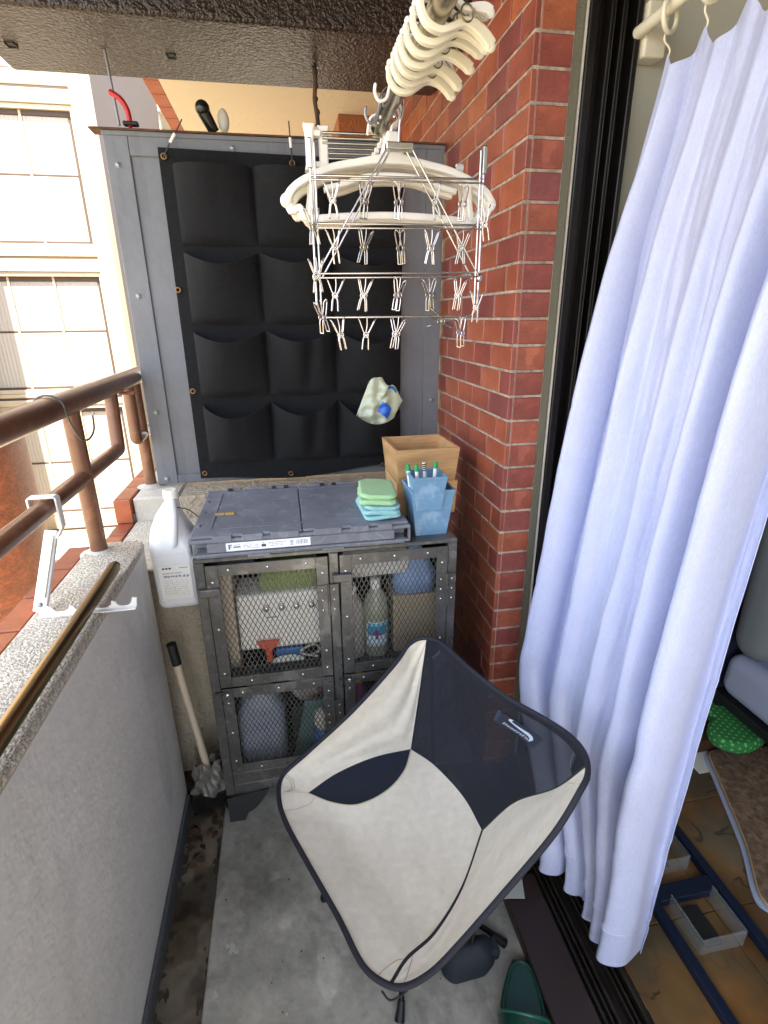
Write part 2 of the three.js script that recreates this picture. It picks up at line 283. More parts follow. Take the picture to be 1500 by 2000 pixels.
const M = {
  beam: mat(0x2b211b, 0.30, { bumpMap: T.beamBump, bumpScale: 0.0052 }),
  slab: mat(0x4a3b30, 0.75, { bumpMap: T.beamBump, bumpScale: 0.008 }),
  paint: mat(0xffffff, 0.62, { map: T.paint, bumpMap: T.paintBump, bumpScale: 0.0007 }),
  beige: mat(0xcbbea8, 0.75, { map: T.paint, bumpMap: T.paintBump, bumpScale: 0.005 }),
  speck: mat(0xffffff, 0.7, { map: T.speck, bumpMap: T.speckBump, bumpScale: 0.003 }),
  conc: mat(0xdedad0, 0.8, { map: T.paint, bumpMap: T.speckBump, bumpScale: 0.002 }),
  skirt: mat(0x55595c, 0.6, { bumpMap: T.paintBump, bumpScale: 0.002 }),
  floor: mat(0xffffff, 0.75, { map: T.floor, bumpMap: T.paintBump, bumpScale: 0.0008 }),
  gutter: mat(0xffffff, 0.7, { map: T.gutter, bumpMap: T.paintBump, bumpScale: 0.001 }),
  mortar: mat(0xffffff, 0.9, { map: T.mortar }),
  copTile: mat(0xb5643f, 0.5, { map: T.tile[0] }),
  orangeWall: mat(0xa4694a, 0.8, { bumpMap: T.paintBump, bumpScale: 0.003 }),
  tan: mat(0xd2c8b2, 0.85, { bumpMap: T.paintBump, bumpScale: 0.001 }),
  panel: mat(0xffffff, 0.55, { map: T.panel, bumpMap: T.panelBump, bumpScale: 0.0012 }),
  rust: mat(0xffffff, 0.8, { map: T.rust }),
  bolt: mat(0x8f9296, 0.4, { metalness: 0.7 }),
  felt: mat(0xffffff, 1.0, { map: T.felt, bumpMap: noiseFine, bumpScale: 0.0006 }),
  brass: mat(0x8a6a48, 0.35, { metalness: 0.8 }),
  steel: mat(0xffffff, 0.5, { map: T.steel, roughnessMap: T.steelRough, metalness: 0.3 }),
  steelDark: mat(0x3c3e40, 0.5, { metalness: 0.4 }),
  rivet: mat(0xd8d8d6, 0.25, { metalness: 0.9 }),
  chrome: mat(0xd9d2cf, 0.18, { metalness: 1.0 }),
  stain: mat(0xb9b4aa, 0.25, { metalness: 1.0 }),
  pole: mat(0xa9a08c, 0.24, { metalness: 1.0 }),
  poleGold: mat(0x8d7654, 0.28, { metalness: 0.95 }),
  white: pmat(0xeeeae0, 0.38, {}),
  ivory: pmat(0xe6dfc8, 0.4, {}),
  whiteMetal: mat(0xe4e4e0, 0.35, {}),
  rail: mat(0xffffff, 0.30, { map: T.rail }),
  crate: mat(0xffffff, 0.5, { map: T.crate }),
  dark: mat(0x17181a, 0.6),
  black: mat(0x0e0f11, 0.5),
  jug: pmat(0xe9ebee, 0.32, { transmission: 0.12, thickness: 0 }),
  wood: T.wood.map(t => mat(0xffffff, 0.6, { map: t })),
  pot: mat(0xffffff, 0.6, { map: T.pot }),
  green: mat(0x1f9a52, 0.5),
  cream: pmat(0xffffff, 0.8, { map: T.canvasF, bumpMap: T.weave, bumpScale: 0.0003, sheen: 0.2 }),
  tape: mat(0x20212c, 0.75, { bumpMap: T.weave, bumpScale: 0.0003 }),
  navy: mat(0x1b2233, 0.85, { bumpMap: T.weave, bumpScale: 0.0003 }),
  sash: mat(0x1d1916, 0.35, { metalness: 0.3 }),
  sashEdge: mat(0x34302a, 0.3, { metalness: 0.5 }),
  seal: mat(0x6d6a58, 0.7, { bumpMap: noiseFine, bumpScale: 0.0015 }),
  sill: mat(0x2c2523, 0.4, { metalness: 0.2, bumpMap: noiseFine, bumpScale: 0.0002 }),
  curtain: pmat(0xffffff, 0.30, { map: T.curtain, sheen: 0.6, sheenRoughness: 0.4, sheenColor: new THREE.Color(0.8, 0.85, 1.0), transmission: 0.12, thickness: 0 }),
  roomWall: mat(0xb9b7a8, 0.8),
  slate: mat(0xffffff, 0.35, { map: T.slate, bumpMap: T.slate, bumpScale: 0.0008 }),
  rug: mat(0xffffff, 1.0, { map: T.rug, bumpMap: noiseFine, bumpScale: 0.0015 }),
  cloth: mat(0xb9c0cc, 0.9),
  sheetBlue: mat(0xa7aec6, 0.85),
  greyCloth: mat(0x6f767a, 0.95),
  frameBlue: mat(0x15233c, 0.45, { metalness: 0.3 }),
  clear: pmat(0xf2f6f6, 0.08, { transmission: 0.92, thickness: 0, ior: 1.45 }),
  facade: mat(0xbcb098, 0.7, { bumpMap: noiseFine, bumpScale: 0.001 }),
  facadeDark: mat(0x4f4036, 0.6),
  corr: mat(0xb2aea5, 0.5, { bumpMap: T.ripple, bumpScale: 0.0015 }),
  colTile: mat(0xffffff, 0.5, { map: T.colTile, bumpMap: T.colTile, bumpScale: 0.004 }),
  ground: mat(0x8d8268, 0.9),
};

// ------------------------------------------------------------------ setting: ground, floors, ceilings
{
  const g = structure('ground');
  mesh('ground_surface', [bx(-150, 150, -9.3, -9, -150, 150, 0)], M.ground, g);
}
{
  const f = structure('balcony_floor');
  mesh('floor_slab', [bx(-0.297, 0.6, -0.14, 0.010, -2.14, 1.6, 0.004)], M.floor, f);
  mesh('gutter', [bx(-0.56, -0.2975, -0.14, 0, -2.14, 1.6, 0.001)], M.gutter, f);
}
{ // dirt along the floor joint, dry leaves in the gutter
  const f = scene.children[scene.children.length - 1];
  const patch = (x, z, r, el, y, h) => { const n = 14, P = []; const s0 = rnd() * 9; for (let i = 0; i < n; i++) { const a = i / n * 2 * Math.PI, q = r * (0.7 + 0.45 * Math.sin(3 * a + s0) * rnd() + 0.2 * rnd()); P.push(new THREE.Vector2(q * Math.cos(a), q * el * Math.sin(a))); } const g = new THREE.ExtrudeGeometry(new THREE.Shape(P), { depth: h, bevelEnabled: false }); g.rotateX(-Math.PI / 2); g.translate(x, y, z); return clean(g); };
  const dirt = [], white = [];
  for (let k = 0; k < 120; k++) { const z = rr(-1.55, 0.1); if (Math.sin(z * 13) + Math.sin(z * 31) > -0.4) dirt.push(patch(-0.299 - Math.abs(rr(-0.012, 0.012)), z, rr(0.003, 0.009), rr(1, 3.5), 0.0008, 0.0015)); }
  for (let k = 0; k < 90; k++) dirt.push(patch(-0.408 + Math.abs(rr(-0.02, 0.02)), rr(-1.5, 0.1), rr(0.003, 0.010), rr(1, 2.5), 0.0008, 0.0015));
  for (let k = 0; k < 70; k++) dirt.push(patch(rr(-0.28, 0.45), rr(-1.3, 0.0), rr(0.001, 0.003), rr(0.6, 1.6), 0.0104, 0.0008));
  mesh('dirt', dirt, mat(0x4a4236, 0.95), f).userData.kind = 'stuff';
  for (const [x, z, r] of [[-0.238, -0.967, 0.011], [-0.226, -0.958, 0.007], [-0.25, -0.975, 0.006], [-0.27, -0.87, 0.007], [-0.1, -0.80, 0.004]]) white.push(patch(x, z, r, rr(0.8, 1.6), 0.0104, 0.0006));
  mesh('paint_spots', white, mat(0xc9c8c0, 0.8), f).userData.kind = 'stuff';
  const lv = []; for (let k = 0; k < 14; k++) { const g = sheet((u, v) => V((u - 0.5) * 0.03, 0.004 * Math.sin(3 * u) + 0.003 * v, (v - 0.5) * 0.016 * Math.sin(Math.PI * clamp(u, 0.04, 0.96))), 6, 3, 0.0006); g.rotateY(rnd() * 6.3); g.rotateX(rr(-0.2, 0.2)); g.translate(rr(-0.40, -0.315), 0.004, rr(-1.42, -1.22)); lv.push(g); }
  mesh('dry_leaves', lv, mat(0x4a3020, 0.9), f).userData.kind = 'stuff';
}
{
  const c = structure('ceiling');
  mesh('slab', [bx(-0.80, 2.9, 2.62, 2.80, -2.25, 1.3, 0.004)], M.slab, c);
}
{ // dark beam over the partition
  const b = thing('ceiling_beam', 'dark brown rough textured ceiling beam across the top of the balcony', 'beam', [0, 2.3, -2.04]);
  const seg = 1;
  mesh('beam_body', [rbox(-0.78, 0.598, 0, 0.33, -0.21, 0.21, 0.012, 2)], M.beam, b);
  for (const x of [-0.266, -0.705]) {
    mesh('socket', [bx(x - 0.014, x - 0.010, -0.006, 0.004, -0.032, -0.004), bx(x + 0.010, x + 0.014, -0.006, 0.004, -0.032, -0.004), bx(x - 0.0098, x + 0.0098, -0.006, 0.004, -0.032, -0.028), bx(x - 0.0098, x + 0.0098, -0.0025, 0.003, -0.0275, -0.004)], M.dark, b);
  }
}

// ------------------------------------------------------------------ parapet
{
  const w = thing('parapet_wall', 'pale painted balcony parapet with speckled stone top on the left', 'wall');
  const s = new THREE.Shape();                          // plan: x, -z
  s.moveTo(-0.56, -1.6); s.lineTo(-0.42, -1.6); s.lineTo(-0.42, 1.45); s.quadraticCurveTo(-0.42, 1.49, -0.46, 1.492); s.lineTo(-0.56, 1.492); s.closePath();
  const body = new THREE.ExtrudeGeometry(s, { depth: 0.944, bevelEnabled: false, curveSegments: 8 }); body.rotateX(-Math.PI / 2);
  mesh('wall_body', [body], M.paint, w);
  const cap = new THREE.ExtrudeGeometry(s, { depth: 0.008, bevelEnabled: true, bevelThickness: 0.006, bevelSize: 0.006, bevelSegments: 3, bevelOffset: -0.004, curveSegments: 8 }); cap.rotateX(-Math.PI / 2); cap.translate(0, 0.9505, 0);
  mesh('stone_top', [cap], M.speck, w);
  mesh('skirting', [bx(-0.4195, -0.409, 0.0005, 0.062, -1.44, 1.6, 0.002)], M.skirt, w);
  mesh('low_section', [bx(-0.56, -0.30, 0, 0.862, -1.915, -1.60, 0.006)], M.beige, w);
  mesh('low_top', [bx(-0.558, -0.305, 0.863, 0.870, -1.914, -1.494, 0.003)], M.speck, w);
  mesh('low_back', [bx(-0.558, -0.47, 0, 0.862, -1.598, -1.494, 0.002)], M.beige, w);
  mesh('end_block', [bx(-0.56, -0.405, 0, 0.957, -2.30, -1.917, 0.006)], M.conc, w);
  // red tiles clad the outer edge
  const P = 0.146, tg = [bx(-0.0285, 0.0285, -0.055, 0, -P / 2 + 0.0035, P / 2 - 0.0035, 0.003)];
  const g0 = uvm(join(tg));
  const cols = [0xb5643f, 0xa85a3c, 0xbd6c44].map((c, i) => mat(c, 0.5, { map: T.tile[i] }));
  const tile = (x, y, z, geo = g0) => { const m = new THREE.Mesh(geo, cols[Math.floor(rnd() * 3)]); m.name = 'coping_tile'; m.position.set(x, y, z); m.castShadow = m.receiveShadow = true; w.add(m); };
  for (let z = -1.418; z < 0.4; z += P) tile(-0.594, 0.959, z);
  for (let z = -1.57; z > -1.9; z -= P) tile(-0.594, 0.869, z);
  const g1 = uvm(join([bx(-0.028, 0.028, -0.0425, 0.0425, -0.006, 0.006, 0.002)]));
  for (const y of [0.913, 0.826]) tile(-0.594, y, -1.908, g1);
  for (let z = -1.99; z > -2.35; z -= P) tile(-0.594, 0.957, z);
  mesh('outer_face', [bx(-0.62, -0.5605, -0.14, 0.81, -1.49, 1.6, 0.001)], M.copTile, w);
  mesh('outer_face', [bx(-0.62, -0.5605, -0.14, 0.81, -2.4, -1.494, 0.001)], M.copTile, w);
  mesh('outer_face', [bx(-0.618, -0.563, 0.812, 0.898, -1.49, 0.4, 0.001)], M.mortar, w);
  mesh('outer_face', [bx(-0.618, -0.563, 0.812, 0.898, -2.4, -1.92, 0.001)], M.mortar, w);
}
{ // low wall under the partition
  const w = thing('low_wall', 'rough beige low wall under the grey partition, behind the cabinet', 'wall', [0, 0, -2.03]);
  mesh('wall_body', [bx(-0.404, 0.598, 0, 0.952, -0.11, 0.113, 0.004)], M.beige, w);
}

// ------------------------------------------------------------------ railing
{
  const r = thing('railing', 'brown painted metal pipe railing along the parapet', 'railing', [-0.526, 0.957, 0]);
  const y0 = 0.957, T1 = 1.362 - y0, L1 = 1.172 - y0;
  mesh('top_rail', [rod(V(0, T1, 1.6), V(0, T1, -2.6), 0.029, 24)], M.rail, r);
  for (const z of [-1.436, -2.06]) {
    const p = mesh('post', [rod(V(0, 0.004, z), V(0, T1 - 0.01, z), 0.021, 20)], M.rail, r);
    mesh('mortar_collar', [lathe([[0.001, 0.013], [0.024, 0.012], [0.034, 0.006], [0.048, 0.0025], [0.05, 0.001]], 24).translate(0, 0, z)], M.conc, p);
  }
  mesh('lower_rail', [bent([V(0, L1, 1.6), V(0, L1, -1.752), V(0, T1 - 0.012, -1.772)], 0.020, 0.012, 18)], M.rail, r);
  mesh('lower_rail', [bent([V(0, T1 - 0.012, -1.972), V(0, L1 - 0.015, -1.968), V(0, L1 - 0.015, -2.6)], 0.020, 0.012, 18)], M.rail, r);
  mesh('end_strap', [rbox(0.0, 0.05, T1 - 0.036, T1 - 0.026, -1.86, -1.845, 0.003, 2)], M.rail, r);
}
{
  const w = thing('wire_loop', 'thin grey wire looped over the top rail near the first post', 'wire', [-0.526, 1.362, -1.30]);
  const P = []; for (let i = 0; i <= 10; i++) { const a = (200 - i * 21) * DEG; P.push(V(0.033 * Math.cos(a), 0.033 * Math.sin(a), -0.01 - i * 0.001)); }
  P.push(V(0.036, -0.04, -0.03), V(0.04, -0.075, -0.055), V(0.043, -0.085, -0.10), V(0.043, -0.07, -0.145), V(0.04, -0.035, -0.165));
  mesh('wire', [tube(P, 0.0024, 60, 7)], mat(0x6d6a66, 0.5, { metalness: 0.4 }), w);
  mesh('tip', [ball(0.006, 0.04, -0.033, -0.165)], M.white, w);
}
{ // white bracket that hooks on the lower rail and carries the clothes pole
  const b = thing('pole_bracket', 'white metal clothes pole bracket hooked on the lower rail', 'bracket', [-0.526, 0.96, -1.10]);
  const strap = extrude(stroke([[-0.0265, 0.196], [-0.0265, 0.236], [-0.024, 0.2385], [0.026, 0.2385], [0.0285, 0.236], [0.0285, 0.17], [0.014, 0.146]], 0.0022), 0.021, 0.0006); strap.translate(0, 0, -0.088);
  mesh('hook', [strap], M.whiteMetal, b);
  const lean = g => { g.rotateX(-0.62); g.rotateZ(-0.10); g.translate(-0.018, 0.012, 0); return g; };
  mesh('upright', [lean(rbox(-0.0135, 0.0135, 0, 0.178, -0.008, 0.004, 0.003, 2))], M.whiteMetal, b);
  mesh('cover_plate', [lean(rbox(-0.009, 0.009, 0.028, 0.165, 0.0042, 0.008, 0.0015, 2))], M.ivory, b);
  mesh('rivet', [lean(ball(0.005, 0, 0.014, 0.006, 1, 1, 0.5))], M.bolt, b);
  const s = new THREE.Shape(); s.moveTo(-0.02, 0); s.lineTo(0.175, 0); s.lineTo(0.178, 0.022); s.lineTo(0.168, 0.024);
  for (let k = 0; k < 4; k++) { const x = 0.168 - k * 0.042; s.quadraticCurveTo(x - 0.004, 0.004, x - 0.017, 0.005); s.quadraticCurveTo(x - 0.030, 0.004, x - 0.034, 0.016); s.lineTo(x - 0.042, 0.020); }
  s.lineTo(-0.02, 0.018); s.closePath();
  const arm = extrude(s, 0.005, 0.001); arm.translate(0, 0.003, 0.0);
  mesh('notched_arm', [arm], M.whiteMetal, b);
  mesh('arm_flange', [rbox(-0.02, 0.175, 0.0025, 0.0055, 0.003, 0.014, 0.001, 1)], M.whiteMetal, b);
}
{
  const p = thing('clothes_pole', 'dull golden steel clothes pole lying on the parapet in a white bracket', 'pole', [-0.438, 0.988, 0]);
  mesh('pole_tube', [rod(V(0, 0, 1.4), V(0, 0, -1.262), 0.0145, 28)], M.poleGold, p);
  mesh('end_plug', [rod(V(0, 0, -1.2625), V(0, 0, -1.274), 0.0115, 20)], M.black, p);
  mesh('far_rest', [rbox(-0.02, 0.02, -0.024, -0.0148, 0.9, 0.93, 0.003, 2)], M.whiteMetal, p);
}

// ------------------------------------------------------------------ partition panel
{
  const p = thing('partition_panel', 'grey painted partition board with bolted frame at the balcony end', 'partition', [0, 0.966, -2.05]);
  mesh('board', [bx(-0.43, 0.54, 0.03, 1.075, -0.012, 0.0, 0.001)], M.panel, p);
  mesh('frame_side', [bx(-0.495, -0.423, 0.0, 1.13, -0.02, 0.008, 0.002)], M.panel, p);
  mesh('frame_side', [bx(0.528, 0.590, 0.0, 1.13, -0.02, 0.008, 0.002)], M.panel, p);
  mesh('frame_top', [bx(-0.4225, 0.5275, 1.066, 1.13, -0.02, 0.0075, 0.002)], M.panel, p);
  mesh('frame_bottom', [bx(-0.4225, 0.5275, 0.0, 0.035, -0.02, 0.0075, 0.002)], M.panel, p);
  mesh('cap_angle', [bx(-0.53, 0.592, 1.131, 1.136, -0.045, 0.02, 0.001), bx(-0.53, 0.592, 1.136, 1.150, -0.045, -0.041, 0.001)], M.rust, p);
  mesh('trim_lip', [bx(-0.497, 0.592, 1.118, 1.1305, 0.0085, 0.012, 0.001)], M.panel, p);
  const bolts = [[-0.462, 1.04], [-0.462, 0.66], [-0.462, 0.27], [-0.462, 0.02], [0.562, 1.04], [0.562, 0.66], [0.562, 0.28], [-0.11, 1.098], [0.21, 1.098]];
  const bg = join([ball(0.0075, 0, 0, 0.001, 1, 1, 0.55), ring(0.008, 0.0015, 0, 0, 0.0005)]);
  for (const [x, y] of bolts) { const m = mesh('bolt', bg.clone(), M.bolt, p); m.position.set(x, y, 0.009); }
}
// ------------------------------------------------------------------ black pocket organiser
const PZ = -2.036;
{
  const o = thing('pocket_organizer', 'black felt wall planter with twelve pockets hanging on the grey partition', 'organizer', [0.055, 0.985, PZ]);
  mesh('backing', sheet((u, v) => {
    const x = lerp(-0.392, 0.392, u) , y = lerp(0, 1.07, v);
    const dip = (1 - v) ** 6 * (-0.028 * Math.sin(Math.PI * u) ** 2 + 0.02 * u);
    return V(x - (u > 0.5 ? (1 - v) * 0.02 : -(1 - v) * 0.0), y + dip - 0.012 * u * v, 0.003 + 0.006 * Math.sin(7 * u + 4 * v) * (1 - v) * 0.5 + 0.004 * (1 - v));
  }, 40, 40, 0.003), M.felt, o);
  for (let r = 0; r < 4; r++) for (let c = 0; c < 3; c++) {
    const x0 = -0.352 + c * 0.2465, y0 = 0.055 + (3 - r) * 0.2485, wd = 0.238, ht = 0.222;
    const D = (r === 0 ? 0.075 : 0.095) + 0.02 * rnd(), dip = (r === 0 ? 0.006 : 0.030 + 0.016 * rnd()) + (r === 3 && c === 2 ? 0.022 : 0), sk = c === 0 ? 0.18 : rr(-0.2, 0.2), cr = r > 1 && c === 1 ? 0.75 : rr(0, 0.12), cu = r > 1 && c === 1 ? 0.58 : rr(0.4, 0.6);
    mesh('pocket', sheet((u, v) => {
      const uu = clamp(u + sk * u * (1 - u) * 2);
      const bulge = Math.pow(Math.sin(Math.PI * uu), 0.55) * (0.20 + 0.80 * Math.pow(v, 0.9)) * (v < 0.08 ? v / 0.08 : 1);
      const crease = -cr * Math.exp(-(((u - cu - 0.06 * v) * 9) ** 2)) * Math.sin(Math.PI * v * 0.55);
      return V(x0 + wd * u, y0 + v * (ht - dip * Math.sin(Math.PI * u) - (r === 3 && c === 2 ? 0.05 * u : 0)), 0.0075 + D * (bulge + crease * 0.5 * Math.pow(Math.sin(Math.PI * u), 0.7)));
    }, 26, 18, 0.0028), M.felt, o);
    mesh('seam', [tube([V(x0 - 0.003, y0, 0.0095), V(x0 + wd / 2, y0 - 0.003, 0.011), V(x0 + wd + 0.003, y0, 0.0095)], 0.0016, 10, 5)], M.felt, o);
  }
  for (const [x, y] of [[-0.375, 1.045], [0.02, 1.04], [0.37, 1.03], [-0.385, 0.66], [-0.38, 0.325], [0.365, 0.32], [-0.375, 0.02], [-0.055, 0.0], [0.31, 0.015]])
    mesh('grommet', [ring(0.0075, 0.0028, x, y, 0.0105, 0, 0, 18, 6)], M.brass, o);
}
for (const [x, y, dx, dy, lab] of [[-0.32, 2.03, 0.062, 0.085, 'steel wire tie holding the left top eyelet of the black planter'], [0.075, 2.025, -0.004, 0.098, 'steel wire tie holding the middle top eyelet of the black planter']]) {
  const t = thing('wire_tie', lab, 'wire tie', [x, y, PZ + 0.012], 'wire ties along the planter top');
  mesh('wire', [tube([V(0, 0, -0.008), V(0, -0.004, 0.004), V(dx * 0.3, dy * 0.3, 0.008), V(dx * 0.8, dy * 0.8, 0.011), V(dx * 1.1, dy * 1.1, 0.016)], 0.0021, 20, 6)], M.steelDark, t);
  mesh('ferrule', [rod(V(dx * 0.4, dy * 0.4, 0.0088), V(dx * 0.68, dy * 0.68, 0.0102), 0.0048, 10)], M.white, t);
}
{ // clear bag in the bottom right pocket
  const b = thing('plastic_bag', 'crumpled clear zip bag with blue print standing in the bottom right pocket', 'bag', [0.335, 1.17, -1.978]);
  const A = V(-0.088, 0.018, 0), B = V(-0.008, 0.205, -0.012), C = V(0.098, 0.10, 0.0), D = V(0.02, -0.07, 0.0);
  const q = (u, v) => A.clone().multiplyScalar((1 - u) * (1 - v)).addScaledVector(D, u * (1 - v)).addScaledVector(C, u * v).addScaledVector(B, (1 - u) * v);
  const f = s => (u, v) => { const p = q(u, v); const e = Math.pow(Math.max(0, Math.sin(Math.PI * u) * Math.sin(Math.PI * clamp(v))), 0.5); p.z += s * 0.014 * e + 0.0045 * Math.sin(13 * u + 9 * v) * e + 0.003 * Math.sin(27 * v - 17 * u) * e + 0.012 * Math.exp(-(((u - 0.28 - 0.2 * v) * 14) ** 2)) * v; p.y += 0.012 * v * v * Math.sin(11 * u); return p; };
  mesh('film', join([sheet(f(1), 34, 34), sheet(f(-1), 34, 34)]), pmat(0xd0d8ba, 0.2, { transmission: 0.25, thickness: 0, clearcoat: 0.4 }), b, true);
  mesh('print', join([sheet((u, v) => f(1.12)(0.50 + 0.34 * u, 0.44 + 0.22 * v), 12, 12, 0.0008)]), mat(0x2f6bd0, 0.4), b);
  mesh('slider', join([sheet((u, v) => f(1.1)(0.5 + 0.3 * u, 0.93 + 0.05 * v), 8, 4, 0.001)]), mat(0x1d5fa8, 0.4), b);
}
{
  const c = thing('red_clip', 'small red plastic clip on a thin rod above the partition corner', 'clip', [-0.435, 2.117, -2.07]);
  mesh('rod', [rod(V(-0.012, 0, 0), V(-0.018, 0.2, 0.02), 0.0042, 8)], mat(0x84858c, 0.5, { metalness: 0.5 }), c);
  mesh('clip_body', [tube([V(0.02, 0.003, 0), V(0.018, 0.04, 0.004), V(0.004, 0.066, 0.008), V(-0.02, 0.082, 0.008)], 0.0085, 20, 10)], mat(0xb3202a, 0.35), c);
  mesh('clip_foot', [rbox(0.0, 0.045, 0, 0.012, -0.012, 0.012, 0.004, 2)], M.dark, c);
}
{
  const c = thing('rusty_rod', 'rusty hanger rod between beam and partition top', 'rod', [0.165, 2.117, -2.08]);
  const P = [V(0.004, 0, 0), V(0.002, 0.05, 0.002), V(-0.004, 0.1, 0), V(0.0, 0.15, 0.003), V(-0.002, 0.195, 0)];
  const g = [tube(P, 0.007, 24, 8)]; for (let k = 0; k < 5; k++) g.push(ball(0.0095, rr(-0.003, 0.003), 0.03 + k * 0.036, 0, 1, rr(0.7, 1.3), 1, 8));
  mesh('rod_body', g, M.rust, c);
}
{
  const l = thing('spot_lamp', 'small black capped outdoor lamp with pale disc above the partition', 'lamp', [-0.165, 2.117, -2.09]);
  const n = rod(V(-0.0, 0, 0), V(-0.026, 0.048, 0.02), 0.017, 16, 0.02);
  mesh('lamp_body', [n, ball(0.0225, -0.028, 0.056, 0.024, 1, 1, 1, 16)], mat(0x1a1d16, 0.2), l);
  mesh('disc', [ball(0.03, 0.03, 0.035, -0.012, 0.62, 1.15, 0.45, 16)], mat(0xcfcdbd, 0.4), l);
}

// ------------------------------------------------------------------ tiled brick wall on the right
const brickMats = [0xb2644e, 0xa65a4d, 0xba6a4f, 0x97544f, 0xc27252, 0xad604d, 0x9f574e, 0xb7674d].map((c, i) => mat(c, 0.42, { map: T.tile[i % 3] }));
const CP = 0.067, TP = 0.146, JT = 0.0068, WX = 0.60, CZ = -1.385;
{
  const w = thing('brick_wall', 'wall of red brick tiles with pale joints on the right', 'wall', [WX, 0, 0]);
  mesh('mortar_core', [bx(0.0030, 0.0975, -0.05, 2.615, -2.95, CZ - 0.0030, 0), bx(0.098, 0.24, -0.05, 2.615, -2.95, CZ - 0.05, 0)], M.mortar, w);
  const full = uvm(join([bx(0, 0.014, JT / 2, CP - JT / 2, -TP + JT / 2, -JT / 2, 0.0022)]));
  const half = uvm(join([bx(0, 0.014, JT / 2, CP - JT / 2, -TP / 2 + JT / 2, -JT / 2, 0.0022)]));
  const edgeF = uvm(join([bx(0, 0.014, JT / 2, CP - JT / 2, -TP + JT / 2, -0.0012, 0.0022)]));
  const edgeH = uvm(join([bx(0, 0.014, JT / 2, CP - JT / 2, -TP / 2 + JT / 2, -0.0012, 0.0022)]));
  const ret = uvm(join([bx(0.0155, 0.096, JT / 2, CP - JT / 2, -0.014, 0, 0.0022)]));
  const put = (g, x, y, z, dark) => { const i = Math.floor(rnd() * brickMats.length); const m = new THREE.Mesh(g, brickMats[i]); m.name = 'brick'; m.position.set(x + rr(-0.0006, 0.0006), y, z); m.castShadow = m.receiveShadow = true; w.add(m); };
  for (let k = 0; k < 39; k++) {
    const y = k * CP + 0.004; let z = CZ;
    put(ret, 0, y, z);
    if (k % 2) { put(edgeF, 0, y, z); z -= TP; } else { put(edgeH, 0, y, z); z -= TP / 2; }
    const zEnd = k >= 31 ? -2.93 : -2.05;
    while (z - TP > zEnd - 0.1) { put(full, 0, y, z); z -= TP; }
  }
}
{
  const w = thing('neighbour_wall', 'plain orange wall end beyond the partition under the tan ceiling', 'wall', [0.47, 0, -3.05]);
  mesh('wall_body', [bx(-0.135, 0.14, 0, 2.449, -0.9, 0.09, 0.002)], M.orangeWall, w);
}
{
  const c = thing('neighbour_ceiling', 'tan painted balcony ceiling of the next flat seen above the partition', 'ceiling', [0, 2.45, -3.6]);
  mesh('soffit', [bx(-0.41, 0.6, 0, 0.14, -1.4, 1.34, 0.003)], M.tan, c);
  const g = uvm(join([bx(-0.03, 0.03, -0.03, 0.03, -0.07, 0.07, 0.002)]));
  for (let k = 0; k < 18; k++) { const m = new THREE.Mesh(g, M.copTile); m.name = 'edge_tile'; m.position.set(-0.4415, 0.031, 1.26 - k * 0.147); m.castShadow = m.receiveShadow = true; c.add(m); }
}

// ------------------------------------------------------------------ sliding door frame
{
  const d = thing('door_frame', 'dark brown aluminium sliding door frame with sill tracks on the right', 'door frame', [0.7, 0, -1.4]);
  mesh('sealant', [rbox(-0.003, 0.022, 0.05, 2.61, -0.02, 0.010, 0.004, 2)], M.seal, d);
  mesh('sealant_edge', [bx(0.0225, 0.027, 0.05, 2.61, -0.02, 0.014, 0.001)], M.conc, d);
  mesh('jamb', [bx(0.028, 0.152, 0.05, 2.61, -0.03, -0.012, 0.001), bx(0.028, 0.05, 0.05, 2.61, -0.011, 0.02, 0.002), bx(0.076, 0.082, 0.05, 2.61, -0.011, 0.024, 0.001), bx(0.104, 0.11, 0.05, 2.61, -0.011, 0.024, 0.001), bx(0.138, 0.152, 0.05, 2.61, -0.011, 0.028, 0.002)], M.sash, d);
  mesh('jamb_lip', [bx(0.0835, 0.0855, 0.05, 2.61, -0.011, 0.026, 0.0006), bx(0.111, 0.113, 0.05, 2.61, -0.011, 0.026, 0.0006)], M.sashEdge, d);
  const L = [-0.05, 1.5 + 1.4];
  mesh('sill_base', [bx(-0.20, 0.005, 0.0105, 0.042, L[0] + 0.04, L[1], 0.003)], M.sill, d);
  mesh('step_plate', [rbox(-0.205, -0.098, 0.0425, 0.056, 0.42, L[1], 0.005, 2)], mat(0x30241f, 0.35), d);
  for (const [a, b, h] of [[-0.094, -0.088, 0.062], [-0.078, -0.073, 0.062], [-0.066, -0.06, 0.066], [-0.036, -0.031, 0.068], [-0.024, -0.019, 0.07], [-0.008, 0.004, 0.074]])
    mesh('track', [bx(a, b, 0.0425, h, L[0] + 0.04, L[1], 0.001)], M.sashEdge, d);
  mesh('head', [bx(-0.10, 0.152, 2.36, 2.615, L[0] + 0.06, L[1], 0.002)], M.sash, d);
}
{
  const p = thing('paper_scrap', 'small pale scrap lying on the sill behind the folding chair', 'paper', [0.525, 0.0575, -0.955]);
  mesh('scrap', sheet((u, v) => V(lerp(-0.055, 0.02, u) + 0.02 * v, 0.002 + 0.003 * Math.sin(3 * u), lerp(0.03, -0.04, v) + 0.012 * u), 6, 6, 0.0015), mat(0xb6bab2, 0.8), p);
}

